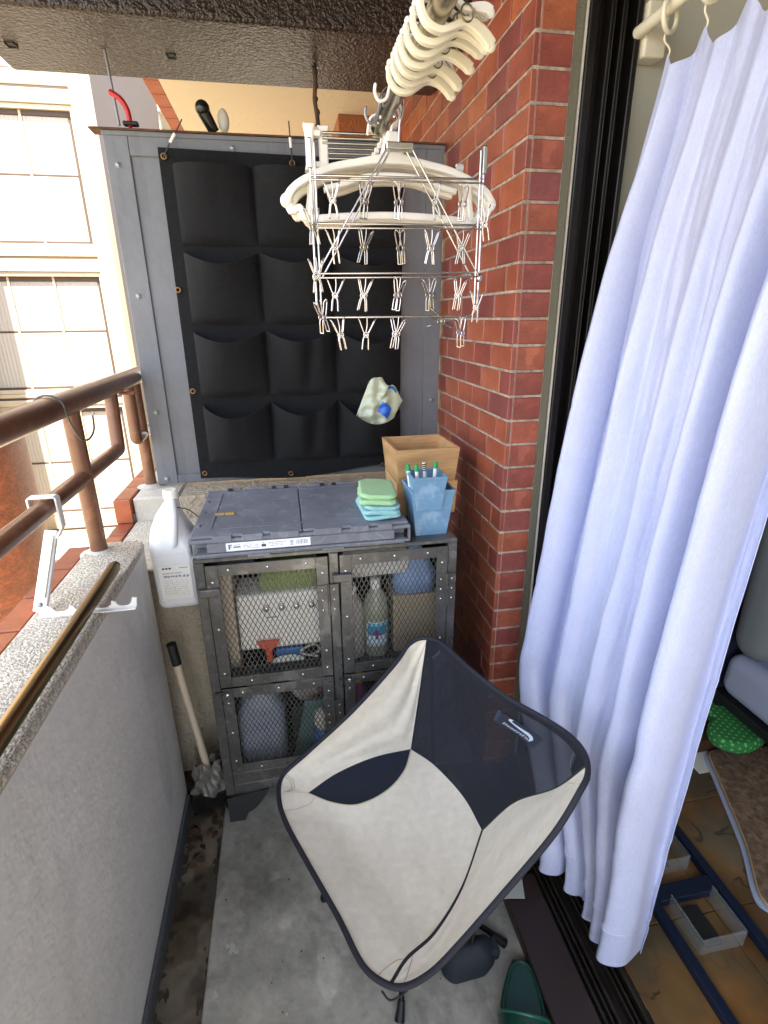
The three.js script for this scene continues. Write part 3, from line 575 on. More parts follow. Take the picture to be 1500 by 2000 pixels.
// ------------------------------------------------------------------ room
{
  const f = structure('room_floor');
  mesh('subfloor', [bx(0.706, 2.9, -0.12, 0.068, -1.42, 1.6, 0)], M.dark, f);
  const rows = [];
  for (let i = 0; i < 7; i++) for (let k = 0; k < 9; k++) {
    const g = uvm(join([bx(0.708 + i * 0.31, 0.708 + i * 0.31 + 0.307, 0.0685, 0.075, -1.40 + k * 0.31, -1.40 + k * 0.31 + 0.307, 0.001)]));
    const m = new THREE.Mesh(g, M.slate); m.name = 'floor_tile'; m.position.y = rr(-0.0004, 0.0004); m.castShadow = m.receiveShadow = true; f.add(m);
  }
}
{
  const r = structure('room_walls');
  mesh('wall', [bx(0.853, 2.9, 0.06, 2.619, -1.52, -1.405, 0.002)], M.roomWall, r);
  mesh('wall', [bx(2.9, 3.0, 0.06, 2.619, -1.52, 1.7, 0.002)], M.roomWall, r);
  mesh('wall', [bx(0.72, 2.9, 0.06, 2.619, 1.602, 1.7, 0.002)], M.roomWall, r);
}

// ------------------------------------------------------------------ steel cabinet
function wmesh(name, geos, material, root, parent = root, own = false) {   // geometry given in world metres
  let g = Array.isArray(geos) ? join(geos) : geos; if (!own) g = uvm(g); g.translate(-root.position.x, -root.position.y, -root.position.z);
  return mesh(name, g, material, parent, true);
}
const FZ = -1.352;
{
  const c = thing('mesh_cabinet', 'grey steel locker cabinet with four expanded metal mesh doors', 'cabinet', [0.0925, 0.01, -1.565]);
  const x0 = -0.275, x1 = 0.46, zb = -1.79;
  wmesh('top', [bx(x0, x1, 0.938, 0.950, zb, FZ, 0.002)], M.steel, c);
  wmesh('side_panel', [bx(x0, x0 + 0.004, 0.13, 0.9375, zb, FZ - 0.024, 0.001)], M.steelDark, c);
  wmesh('side_panel', [bx(x1 - 0.004, x1, 0.13, 0.9375, zb, FZ - 0.024, 0.001)], M.steelDark, c);
  wmesh('back_panel', [bx(x0 + 0.005, x1 - 0.005, 0.13, 0.9375, zb, zb + 0.003, 0.0005)], M.steelDark, c);
  for (const y of [0.145, 0.527]) wmesh('shelf', [bx(x0 + 0.005, x1 - 0.005, y, y + 0.006, zb + 0.004, FZ - 0.03, 0.001), bx(x0 + 0.005, x1 - 0.005, y - 0.012, y - 0.0005, FZ - 0.036, FZ - 0.032, 0.001)], M.steel, c);
  wmesh('stile', [bx(x0, x0 + 0.027, 0.12, 0.9375, FZ - 0.022, FZ, 0.002)], M.steel, c);
  wmesh('stile', [bx(x1 - 0.027, x1, 0.12, 0.9375, FZ - 0.022, FZ, 0.002)], M.steel, c);
  wmesh('stile', [bx(0.086, 0.113, 0.12, 0.9375, FZ - 0.022, FZ, 0.002)], M.steel, c);
  wmesh('bottom_rail', [bx(x0 + 0.0275, 0.0855, 0.16, 0.206, FZ - 0.02, FZ - 0.001, 0.002), bx(0.1135, x1 - 0.0275, 0.16, 0.206, FZ - 0.02, FZ - 0.001, 0.002), bx(x0 + 0.0275, x1 - 0.0275, 0.12, 0.1595, FZ - 0.018, FZ - 0.003, 0.002)], M.steel, c);
  const foot = s => { const h = new THREE.Shape(); h.moveTo(0, 0.1); h.lineTo(0.135, 0.118); h.quadraticCurveTo(0.10, 0.045, 0.062, 0.03); h.lineTo(0.048, 0.0); h.lineTo(0, 0.0); h.closePath(); const g = extrude(h, 0.004, 0.0008); if (s < 0) g.scale(-1, 1, 1); if (s < 0) { const idx = g.attributes.position; for (let i = 0; i < idx.count; i += 3) for (const a of ['position', 'normal', 'uv']) { const t = g.attributes[a], n = t.itemSize; for (let k = 0; k < n; k++) { const q = t.array[(i + 1) * n + k]; t.array[(i + 1) * n + k] = t.array[(i + 2) * n + k]; t.array[(i + 2) * n + k] = q; } } } return g; };
  for (const z of [FZ + 0.0015, zb + 0.004]) { wmesh('foot', [foot(1).translate(x0, 0.0105, z)], M.steelDark, c); wmesh('foot', [foot(-1).translate(x1, 0.0105, z)], M.steelDark, c); }
  const door = (a, b, y0, y1, hingeRight, latchY) => {
    const bw = 0.033, z = FZ + 0.004;
    const d = wmesh('door', [bx(a, a + bw, y0, y1, z - 0.004, z, 0.001), bx(b - bw, b, y0, y1, z - 0.004, z, 0.001), bx(a + bw, b - bw, y1 - bw, y1, z - 0.004, z - 0.0004, 0.001), bx(a + bw, b - bw, y0, y0 + bw, z - 0.004, z - 0.0004, 0.001)], M.steel, c);
    const g = [], mx0 = a + bw - 0.006, mx1 = b - bw + 0.006, my0 = y0 + bw - 0.006, my1 = y1 - bw + 0.006, cw = 0.0132, ch = 0.0265, zz = z - 0.0065;
    const nx = Math.floor((mx1 - mx0) / cw), ny = Math.floor((my1 - my0) / ch), dx = (mx1 - mx0) / nx, dy = (my1 - my0) / ny;
    for (let i = 0; i < nx; i++) for (let j = 0; j < ny; j++) {
      const X = mx0 + i * dx, Y = my0 + j * dy;
      const bar = (xa, ya, xb, yb) => { const L = Math.hypot(xb - xa, yb - ya), q = new THREE.BoxGeometry(L, 0.0019, 0.0016); q.rotateZ(Math.atan2(yb - ya, xb - xa)); q.translate((xa + xb) / 2, (ya + yb) / 2, zz); g.push(clean(q)); };
      bar(X, Y + dy / 2, X + dx / 2, Y); bar(X + dx / 2, Y, X + dx, Y + dy / 2); bar(X, Y + dy / 2, X + dx / 2, Y + dy); bar(X + dx / 2, Y + dy, X + dx, Y + dy / 2);
    }
    wmesh('mesh_panel', g, M.steel, c, d);
    const rv = [[a + 0.016, y1 - 0.05], [a + 0.016, (y0 + y1) / 2], [a + 0.016, y0 + 0.05], [b - 0.016, y1 - 0.05], [b - 0.016, y0 + 0.09], [b - 0.016, y0 + 0.03], [a + 0.06, y1 - 0.016], [(a + b) / 2, y1 - 0.016], [b - 0.06, y1 - 0.016], [a + 0.09, y0 + 0.016], [b - 0.09, y0 + 0.016]];
    for (const [x, y] of rv) wmesh('rivet', [ball(0.0042, x, y, z + 0.0004, 1, 1, 0.6, 10)], M.rivet, c, d);
    const hx = b - 0.001, hy = y1 - 0.135;
    const h = wmesh('hinge', [bx(hx - 0.032, hx - 0.003, hy - 0.048, hy + 0.048, z + 0.0004, z + 0.0030, 0.0006), bx(hx + 0.003, hx + 0.027, hy - 0.048, hy + 0.048, z + 0.0004, z + 0.0030, 0.0006), rod(V(hx, hy - 0.05, z + 0.004), V(hx, hy + 0.05, z + 0.004), 0.0042, 10)], M.steel, c, d);
    for (const yy of [-0.032, 0, 0.032]) for (const xx of [-0.018, 0.015]) wmesh('rivet', [ball(0.0034, hx + xx, hy + yy, z + 0.0034, 1, 1, 0.6, 8)], M.rivet, c, h);
    if (latchY) wmesh('latch', [rbox(a - 0.022, a + 0.034, latchY - 0.012, latchY + 0.012, z + 0.0005, z + 0.010, 0.003, 2)], M.steel, c, d);
    else { wmesh('latch', [bx(a - 0.018, a + 0.022, y1 - 0.014, y1 - 0.006, z + 0.0005, z + 0.004, 0.001)], M.steelDark, c, d); wmesh('latch_button', [ball(0.0068, a + 0.016, y1 - 0.018, z + 0.003, 1, 1, 0.7, 12)], M.rivet, c, d); }
  };
  door(-0.246, 0.083, 0.535, 0.930, true, 0.852); door(0.116, 0.431, 0.535, 0.930, true, 0.862);
  door(-0.246, 0.083, 0.210, 0.529, true, 0); door(0.116, 0.431, 0.210, 0.529, true, 0);
}
// ------------------------------------------------------------------ things inside the cabinet
const S1 = 0.534, S0 = 0.1515;
const inside = 'things stored in the mesh cabinet';
{
  const b = thing('white_case', 'white plastic case with four round steel knobs in the upper left of the cabinet', 'case', [-0.06, 0.606, -1.455]);
  wmesh('case_body', [rbox(-0.185, 0.062, 0.607, 0.795, -1.54, -1.415, 0.012, 3)], M.white, b);
  for (const x of [-0.10, -0.055, -0.012, 0.032]) wmesh('knob', [rod(V(x, 0.752, -1.4145), V(x, 0.752, -1.402), 0.0095, 16), ball(0.009, x, 0.752, -1.401, 1, 1, 0.5)], M.rivet, b);
  wmesh('logo', [bx(-0.10, -0.07, 0.715, 0.719, -1.4148, -1.4142, 0)], mat(0x7d7f98, 0.6), b);
}
{
  const b = thing('tool_tray', 'dark metal tray with cables under the white case', 'tray', [-0.06, S1, -1.47]);
  wmesh('tray_body', [bx(-0.225, 0.068, S1, S1 + 0.004, -1.56, -1.40), bx(-0.225, 0.068, S1 + 0.004, S1 + 0.03, -1.403, -1.40), bx(-0.225, -0.222, S1 + 0.0045, S1 + 0.071, -1.56, -1.4035), bx(0.065, 0.068, S1 + 0.0045, S1 + 0.071, -1.56, -1.4035)], M.steelDark, b);
  wmesh('cable', [tube([V(0.02, 0.56, -1.43), V(0.05, 0.585, -1.415), V(0.03, 0.598, -1.43), V(-0.01, 0.58, -1.42), V(0.04, 0.566, -1.41)], 0.004, 40, 7)], mat(0xb8b2a6, 0.5), b);
}
const boxThing = (name, label, cat, x0, x1, y0, y1, z0, z1, m, r = 0.004) => { const b = thing(name, label, cat, [(x0 + x1) / 2, y0, (z0 + z1) / 2], inside); wmesh(name + '_body', [rbox(x0, x1, y0, y1, z0, z1, r, 2)], m, b); return b; };
boxThing('beige_box', 'beige cardboard box at the left inside the upper mesh door', 'box', -0.252, -0.192, S1, 0.86, -1.60, -1.43, mat(0xc9b8a2, 0.8));
boxThing('navy_box', 'navy blue carton lying at the top left inside the cabinet', 'box', -0.25, -0.12, 0.861, 0.91, -1.62, -1.43, mat(0x1c2142, 0.6));
{
  const b = thing('green_sponge', 'fuzzy green scrubbing pad lying on the white case', 'sponge', [-0.03, 0.796, -1.48], inside);
  const g = wobble(rbox(-0.115, 0.06, 0.796, 0.862, -1.54, -1.43, 0.02, 6), 0.004, 90, 2);
  wmesh('pad', [g], mat(0x9fb469, 1.0, { bumpMap: T.terry, bumpScale: 0.006 }), b);
}
{
  const b = thing('orange_scraper', 'orange plastic scraper standing in front of the white case', 'scraper', [-0.115, 0.539, -1.406], inside);
  const s = new THREE.Shape(); s.moveTo(-0.035, 0.075); s.lineTo(0.035, 0.075); s.quadraticCurveTo(0.028, 0.05, 0.01, 0.045); s.lineTo(0.008, 0); s.lineTo(-0.008, 0); s.lineTo(-0.01, 0.045); s.quadraticCurveTo(-0.028, 0.05, -0.035, 0.075);
  mesh('scraper_body', [extrude(s, 0.01, 0.002).translate(0.012, 0.03, 0)], mat(0xd2522c, 0.5), b);
}
boxThing('blue_pack', 'flat blue pack on the shelf behind the orange scraper', 'pack', -0.085, 0.0, 0.5395, 0.596, -1.45, -1.425, mat(0x2b6fae, 0.5));
{
  const b = thing('white_bag', 'small white bag at the bottom of the upper left compartment', 'bag', [-0.05, 0.5395, -1.411], inside);
  mesh('bag_body', [wobble(ball(0.05, 0, 0.022, 0, 1, 0.42, 0.16, 20), 0.0015, 120, 3)], mat(0xd9dccf, 0.7), b);
}
{
  const b = thing('paper_roll', 'rolled white cloth lying on top of the bottles in the upper right compartment', 'cloth roll', [0.235, 0.80, -1.47], inside);
  const g = rod(V(-0.1, 0.045, 0), V(0.095, 0.05, 0.0), 0.044, 28); wmesh('roll', [wobble(g, 0.003, 70, 1).translate(0.235, 0.80, -1.47)], mat(0xe6e2da, 0.9, { bumpMap: T.terry, bumpScale: 0.003 }), b);
  wmesh('core', [rod(V(0.3305, 0.85, -1.47), V(0.333, 0.85, -1.47), 0.014, 14)], mat(0xa88458, 0.8), b);
}
const clearLiquid = pmat(0xd8dcc0, 0.15, { transmission: 0.5, thickness: 0 });
function bottle(name, label, x, z, y0, R, H, m, capM, capR = R * 0.4) {
  const b = thing(name, label, 'bottle', [x, y0, z], inside);
  mesh('bottle_body', [lathe([[0.001, 0], [R * 0.92, 0.001], [R, R * 0.12], [R, H * 0.62], [R * 0.86, H * 0.76], [capR * 0.9, H * 0.88], [capR * 0.85, H * 0.9]])], m, b);
  mesh('cap', [lathe([[capR, H * 0.88], [capR, H * 0.995], [capR * 0.85, H], [0.001, H]])], capM, b); return b;
}
{
  const b = bottle('label_bottle', 'clear bottle with a blue printed label in the upper right compartment', 0.232, -1.45, S1, 0.039, 0.262, clearLiquid, M.white);
  const lt = canvasTex(128, 128, (g, w, h) => { g.fillStyle = '#3d8fb8'; g.fillRect(0, 0, w, h); g.fillStyle = '#d7ecf0'; g.fillRect(8, 70, 112, 50); g.fillStyle = '#6fc4d8'; g.fillRect(0, 0, w, 22); g.fillStyle = '#7a2f6a'; g.fillRect(50, 40, 18, 50); g.fillRect(34, 58, 50, 10); g.strokeStyle = '#f4f7f7'; g.lineWidth = 4; g.strokeRect(2, 2, 124, 124); });
  const lg = new THREE.CylinderGeometry(0.0398, 0.0398, 0.085, 24, 1, true, -0.95, 1.9); lg.translate(0, 0.085, 0);
  mesh('label', clean(lg), mat(0xffffff, 0.5, { map: lt, side: THREE.DoubleSide }), b, true);
}
bottle('pump_bottle', 'cloudy plastic bottle behind the left edge of the upper right door', 0.158, -1.45, S1, 0.036, 0.25, pmat(0xcfc8bc, 0.3, { transmission: 0.3, thickness: 0 }), M.white);
boxThing('tan_box', 'tan box under the blue bag in the upper right compartment', 'box', 0.286, 0.425, S1, 0.735, -1.56, -1.43, mat(0xa89878, 0.8));
{
  const b = thing('blue_bag', 'pale blue plastic bag on the tan box in the upper right compartment', 'bag', [0.36, 0.7355, -1.48], inside);
  mesh('bag_body', [wobble(loft([{ y: 0, w: 0.135, d: 0.085, r: 0.03 }, { y: 0.05, w: 0.142, d: 0.09, r: 0.035 }, { y: 0.10, w: 0.11, d: 0.075, r: 0.03 }, { y: 0.135, w: 0.06, d: 0.05, r: 0.02 }, { y: 0.165, w: 0.035, d: 0.03, r: 0.012 }], 8), 0.003, 60, 4)], pmat(0x8fb0dc, 0.35, { transmission: 0.2, thickness: 0 }), b);
}
{
  const b = thing('grey_jug', 'large cloudy jug with green lid in the lower left compartment', 'jug', [-0.15, S0, -1.47], inside);
  mesh('jug_body', [loft([{ y: 0, w: 0.14, d: 0.10, r: 0.03 }, { y: 0.01, w: 0.15, d: 0.11, r: 0.03 }, { y: 0.21, w: 0.15, d: 0.11, r: 0.03 }, { y: 0.26, w: 0.11, d: 0.08, r: 0.03 }, { y: 0.285, w: 0.06, d: 0.06, r: 0.029 }], 6)], pmat(0xaab2c2, 0.35, { transmission: 0.2, thickness: 0 }), b);
  mesh('lid', [loft([{ y: 0.286, w: 0.075, d: 0.075, r: 0.035 }, { y: 0.315, w: 0.075, d: 0.075, r: 0.035 }], 8)], mat(0x6d7a55, 0.6), b);
}
{
  const b = thing('clear_bag', 'crumpled clear bag in the lower left compartment beside the cloudy jug', 'bag', [0.005, S0 + 0.19, -1.50], inside);
  mesh('bag_body', [wobble(ball(0.06, 0, 0.07, 0, 1, 1.15, 0.7, 24), 0.006, 70, 5)], pmat(0xd6cfc4, 0.25, { transmission: 0.35, thickness: 0 }), b);
  mesh('contents', [wobble(ball(0.045, 0.008, 0.03, 0, 1, 0.6, 0.6, 16), 0.003, 90, 2)], mat(0xb9552a, 0.6), b);
}
boxThing('stack_box', 'dark box under the clear bag in the lower left compartment', 'box', -0.055, 0.072, S0, S0 + 0.19, -1.58, -1.46, mat(0x2e3230, 0.7));
{
  const b = thing('teal_packet', 'tilted teal foil packet leaning behind the lower left mesh door', 'packet', [-0.025, S0, -1.43], inside);
  const g = wobble(rbox(-0.035, 0.035, 0, 0.22, -0.008, 0.008, 0.006, 4), 0.003, 60, 6); g.rotateZ(-0.22); g.rotateX(-0.08); g.translate(0, 0.009, 0);
  mesh('packet_body', [g], mat(0x6c8f8c, 0.35, { metalness: 0.2 }), b);
}
{
  const b = thing('blue_white_bottle', 'small blue and white bottle behind the lower left mesh door', 'bottle', [0.042, S0, -1.425], inside);
  mesh('bottle_body', [lathe([[0.001, 0], [0.026, 0.002], [0.028, 0.01], [0.028, 0.10], [0.018, 0.13], [0.012, 0.14]])], mat(0x4a8fd0, 0.4), b);
  mesh('bottle_top', [lathe([[0.02, 0.1285], [0.026, 0.145], [0.022, 0.19], [0.01, 0.2], [0.001, 0.2]])], M.white, b);
}
{
  const b = thing('yellow_spray', 'spray bottle with yellow nozzle in the lower right compartment', 'bottle', [0.17, S0, -1.45], inside);
  mesh('bottle_body', [lathe([[0.001, 0], [0.033, 0.002], [0.035, 0.012], [0.035, 0.2], [0.016, 0.26], [0.014, 0.28]])], mat(0x9a3d7d, 0.4), b);
  mesh('nozzle', [rbox(-0.012, 0.012, 0.28, 0.345, -0.02, 0.028, 0.005, 2), rod(V(0, 0.33, 0.028), V(0, 0.335, 0.045), 0.006, 10)], mat(0xe2d21f, 0.4), b);
}
bottle('brown_bottle', 'brown bottle in the lower right compartment beside the spray', 0.28, -1.48, S0, 0.04, 0.27, mat(0x7a6a58, 0.35), M.dark);
boxThing('low_box', 'grey storage box at the bottom right inside the cabinet', 'box', 0.335, 0.425, S0, 0.40, -1.60, -1.43, mat(0x8c8a84, 0.8));

// ------------------------------------------------------------------ folded crate and what stands on the cabinet
{
  const c = thing('folding_crate', 'folded grey plastic crate lying on the steel cabinet', 'crate', [0.02, 0.9505, -1.548]);
  const X0 = -0.277, X1 = 0.317, Z0 = -1.752, Z1 = -1.338;
  wmesh('base_tray', [bx(X0 + 0.012, X1 - 0.012, 0.951, 0.968, Z0 + 0.01, Z1 - 0.010, 0.003)], M.crate, c);
  wmesh('front_wall', [bx(X0 + 0.044, X1 - 0.044, 0.9685, 0.999, Z1 - 0.018, Z1 - 0.003, 0.003), bx(X0, X1, 0.960, 0.9680, Z1 - 0.0095, Z1, 0.002), bx(X0, X0 + 0.006, 0.9682, 0.999, Z1 - 0.018, Z1, 0.002), bx(X1 - 0.006, X1, 0.9682, 0.999, Z1 - 0.018, Z1, 0.002)], M.crate, c);
  wmesh('inner_wall', [bx(X0 + 0.008, X1 - 0.008, 0.9685, 0.998, Z0 + 0.012, Z1 - 0.045, 0.002)], M.crate, c);
  wmesh('rim', [bx(X0, X1, 0.9995, 1.009, Z0, Z1, 0.003)], M.crate, c);
  wmesh('lid', [bx(X0 + 0.006, 0.018, 1.0095, 1.018, Z0 + 0.006, Z1 - 0.008, 0.002)], M.crate, c);
  wmesh('lid', [bx(0.021, X1 - 0.006, 1.0095, 1.018, Z0 + 0.006, Z1 - 0.008, 0.002)], M.crate, c);
  wmesh('lid_ridge', [bx(X0 + 0.05, X0 + 0.056, 1.0182, 1.0205, Z0 + 0.04, Z1 - 0.05, 0.001), bx(X1 - 0.056, X1 - 0.05, 1.0182, 1.0205, Z0 + 0.04, Z1 - 0.05, 0.001), bx(X0 + 0.057, X1 - 0.057, 1.0182, 1.0200, Z0 + 0.04, Z0 + 0.046, 0.001), bx(X0 + 0.057, X1 - 0.057, 1.0182, 1.0200, Z1 - 0.056, Z1 - 0.05, 0.001)], M.crate, c);
  for (const [a, b] of [[-0.215, -0.165], [-0.14, -0.085], [-0.065, 0.01], [0.05, 0.125], [0.15, 0.2], [0.225, 0.265]]) {
    wmesh('tab', [bx(a, b, 1.0, 1.0182, Z1 - 0.012, Z1 + 0.003, 0.002)], M.crate, c);
    wmesh('tab', [bx(a, b, 1.0, 1.0225, Z0 - 0.003, Z0 + 0.012, 0.002)], M.crate, c);
  }
  for (const x of [-0.2, -0.06, -0.02, 0.1, 0.14]) wmesh('hinge_pin', [rod(V(x - 0.007, 1.022, Z0 + 0.018), V(x + 0.007, 1.022, Z0 + 0.018), 0.005, 10)], M.dark, c);
  for (const z of [-1.42, -1.53, -1.63]) wmesh('lid_stud', [rod(V(X0 + 0.018, 1.018, z), V(X0 + 0.018, 1.024, z), 0.006, 10)], M.crate, c);
  for (const a of [-0.1, 0.1]) wmesh('foot_block', [bx(a - 0.03, a + 0.03, 0.9512, 0.9598, Z1 - 0.0098, Z1 - 0.002, 0.001)], M.crate, c);
  wmesh('latch', [rbox(-0.225, -0.198, 1.0183, 1.0215, -1.515, -1.498, 0.001, 1), rbox(-0.196, -0.17, 1.0183, 1.0235, -1.512, -1.496, 0.002, 2)], mat(0xb99a5c, 0.5), c);
  const lt = canvasTex(1024, 110, (g, w, h) => {
    g.fillStyle = '#eef1f6'; g.fillRect(0, 0, w, h);
    g.fillStyle = '#4a6f96'; g.fillRect(28, 24, 18, 66); g.fillRect(28, 24, 44, 14); g.fillRect(46, 50, 20, 12); g.fillStyle = '#3a4250'; g.fillRect(86, 52, 86, 16);
    g.fillStyle = '#9aa2b0'; g.fillRect(90, 30, 80, 8);
    for (let r = 0; r < 4; r++) for (let x = 210; x < 400; x += 9) if (h2(x, r, 3) > 0.28) { g.fillStyle = r < 1 ? '#a9b6bf' : '#7d8796'; g.fillRect(x, 26 + r * 18, 6, r < 2 ? 7 : 9); }
    g.fillStyle = '#343c4a'; g.fillRect(424, 46, 54, 36); g.fillStyle = '#c05a72'; g.fillRect(440, 22, 16, 12);
    for (let r = 0; r < 3; r++) for (let x = 510; x < 740 - r * 30; x += 9) if (h2(x, r, 5) > 0.3) { g.fillStyle = '#828c99'; g.fillRect(x, 26 + r * 22, 6, 9); }
    g.fillStyle = '#6d7684'; for (let k = 0; k < 4; k++) g.fillRect(776, 24 + k * 18, 36, 9);
    for (let x = 846; x < 990; x += 5) { g.fillStyle = h2(x, 1, 9) > 0.45 ? '#8f98a6' : '#dfe4ea'; g.fillRect(x, 22, 4, 60); }
  });
  const lg = new THREE.PlaneGeometry(0.222, 0.0235); lg.translate(-0.072, 0.984, Z1 - 0.0026);
  wmesh('paper_label', clean(lg), mat(0xffffff, 0.45, { map: lt }), c, c, true);
}
function towel(name, label, x, z, y, w, d, layers, hgt, m, turn) {
  const t = thing(name, label, 'towel', [x, y, z], 'folded towels on the crate'); t.rotation.y = turn;
  const g = [];
  for (let k = 0; k < layers; k++) {
    const h = hgt / layers, y = k * h, w2 = w + rr(-0.006, 0.004), d2 = d + rr(-0.008, 0.004), zo = rr(-0.003, 0.003), sec = [];
    for (let i = 0; i <= 8; i++) { const a = Math.PI * i / 8, e = 0.5 * h * (1 - Math.sin(a)); sec.push({ y: y + h * 0.5 * (1 - Math.cos(a)) + (k ? 0.0004 : 0), w: w2 - 2 * e, d: d2 - 2 * e, r: 0.022, z: zo }); }
    const q = loft(sec, 8);
    g.push(wobble(q, 0.0026, 48, k + name.length));
  }
  mesh('towel_cloth', g, m, t); return t;
}
towel('teal_towel', 'folded teal towel at the bottom of the towel pile on the crate', 0.243, -1.447, 1.0205, 0.107, 0.175, 3, 0.038, mat(0x9ad0d2, 1.0, { bumpMap: T.terry, bumpScale: 0.003 }), 0.02);
towel('green_towel', 'folded light green towel on top of the teal towel', 0.241, -1.452, 1.0605, 0.103, 0.172, 2, 0.030, mat(0xaed8a4, 1.0, { bumpMap: T.terry, bumpScale: 0.003 }), -0.08);

function pot(name, label, x, z, y, wb, wt, h, th) {
  const p = thing(name, label, 'planter', [x, y, z]);
  const out = loft([{ y: 0, w: wb, d: wb, r: 0.006 }, { y: h * 0.92, w: wt - 0.008, d: wt - 0.008, r: 0.006 }], 3);
  const side = (a) => { // one wall, tapered
    const P = [V(-wb / 2, 0, wb / 2), V(wb / 2, 0, wb / 2), V(wt / 2, h, wt / 2), V(-wt / 2, h, wt / 2), V(-wb / 2 + th, 0, wb / 2 - th), V(wb / 2 - th, 0, wb / 2 - th), V(wt / 2 - th, h, wt / 2 - th), V(-wt / 2 + th, h, wt / 2 - th)];
    const g = clean(new ConvexGeometry(P)); g.rotateY(a); return g;
  };
  for (let k = 0; k < 4; k++) mesh('wall', [side(k * Math.PI / 2)], M.pot, p);
  mesh('bottom', [bx(-wb / 2 + th, wb / 2 - th, 0.001, 0.005, -wb / 2 + th, wb / 2 - th, 0.0005)], M.pot, p);
  const rim = []; for (let k = 0; k < 4; k++) { const g = rbox(-wt / 2 - 0.001, wt / 2 + 0.001, h - 0.006, h + 0.002, wt / 2 - th - 0.001, wt / 2 + 0.0015 + k * 0.0001, 0.0015, 2); g.rotateY(k * Math.PI / 2); rim.push(g); }
  mesh('rim', rim, M.pot, p);
  return p;
}
pot('blue_planter', 'large square tapered blue planter at the cabinet corner', 0.392, -1.44, 0.9505, 0.092, 0.126, 0.139, 0.004);
pot('small_planter', 'small square blue planter nested inside the large blue one', 0.378, -1.412, 1.035, 0.074, 0.098, 0.098, 0.0035);
for (const [x, z, lean, h, col, lab] of [[0.343, -1.432, -0.12, 0.118, 0, 'white plant marker with green tip, leftmost in the small blue planter'], [0.354, -1.405, -0.05, 0.122, 0, 'white plant marker with green tip, second from left in the small blue planter'], [0.401, -1.41, 0.03, 0.126, 0, 'white plant marker with green tip at the right in the small blue planter'], [0.388, -1.432, -0.1, 0.115, 1, 'black and white striped pen in the small blue planter']]) {
  const t = thing(col ? 'striped_pen' : 'plant_marker', lab, col ? 'pen' : 'marker', [x, 1.0415, z]); t.rotation.z = -lean;
  mesh('stem', [rod(V(0, 0, 0), V(0, h - 0.02, 0), 0.0055, 12)], M.white, t);
  if (col) for (let k = 0; k < 4; k++) mesh('stripe', [rod(V(0, h - 0.02 + k * 0.006, 0), V(0, h - 0.0165 + k * 0.006, 0), 0.0058, 12)], M.dark, t);
  else mesh('tip', [rod(V(0, h - 0.0198, 0), V(0, h - 0.006, 0), 0.0062, 12), ball(0.006, 0, h - 0.006, 0)], M.green, t);
  if (col) mesh('stem_top', [rod(V(0, h - 0.0199, 0), V(0, h + 0.004, 0), 0.0054, 12)], M.white, t);
}
function woodBox(label, x, z, y, w, d, h, taper, mi) {
  const b = thing('wooden_box', label, 'box', [x, y, z], 'stacked wooden boxes'); const th = 0.008, k = 1 - taper;
  const wall = (L, off, a, i) => { const g = clean(new ConvexGeometry([V(-L * k / 2, 0, off * k), V(L * k / 2, 0, off * k), V(L / 2, h, off), V(-L / 2, h, off), V(-L * k / 2, 0, off * k - th), V(L * k / 2, 0, off * k - th), V(L / 2, h, off - th), V(-L / 2, h, off - th)])); g.rotateY(a); mesh('board', [g], M.wood[(i + mi) % 2], b); };
  wall(w, d / 2, 0, 0); wall(w, d / 2, Math.PI, 1); wall(d - 2 * th - 0.001, w / 2, Math.PI / 2, 1); wall(d - 2 * th - 0.001, w / 2, -Math.PI / 2, 0);
  mesh('base_board', [bx(-w * k / 2 + 0.01, w * k / 2 - 0.01, 0.002, 0.008, -d * k / 2 + 0.01, d * k / 2 - 0.01)], M.wood[0], b); return b;
}
woodBox('lower wooden box of the stack on the cabinet by the brick wall', 0.424, -1.665, 0.9505, 0.198, 0.205, 0.109, 0.05, 0);
woodBox('upper open wooden box of the stack on the cabinet by the brick wall', 0.420, -1.662, 1.060, 0.206, 0.212, 0.108, 0.10, 1).rotation.y = 0.03;

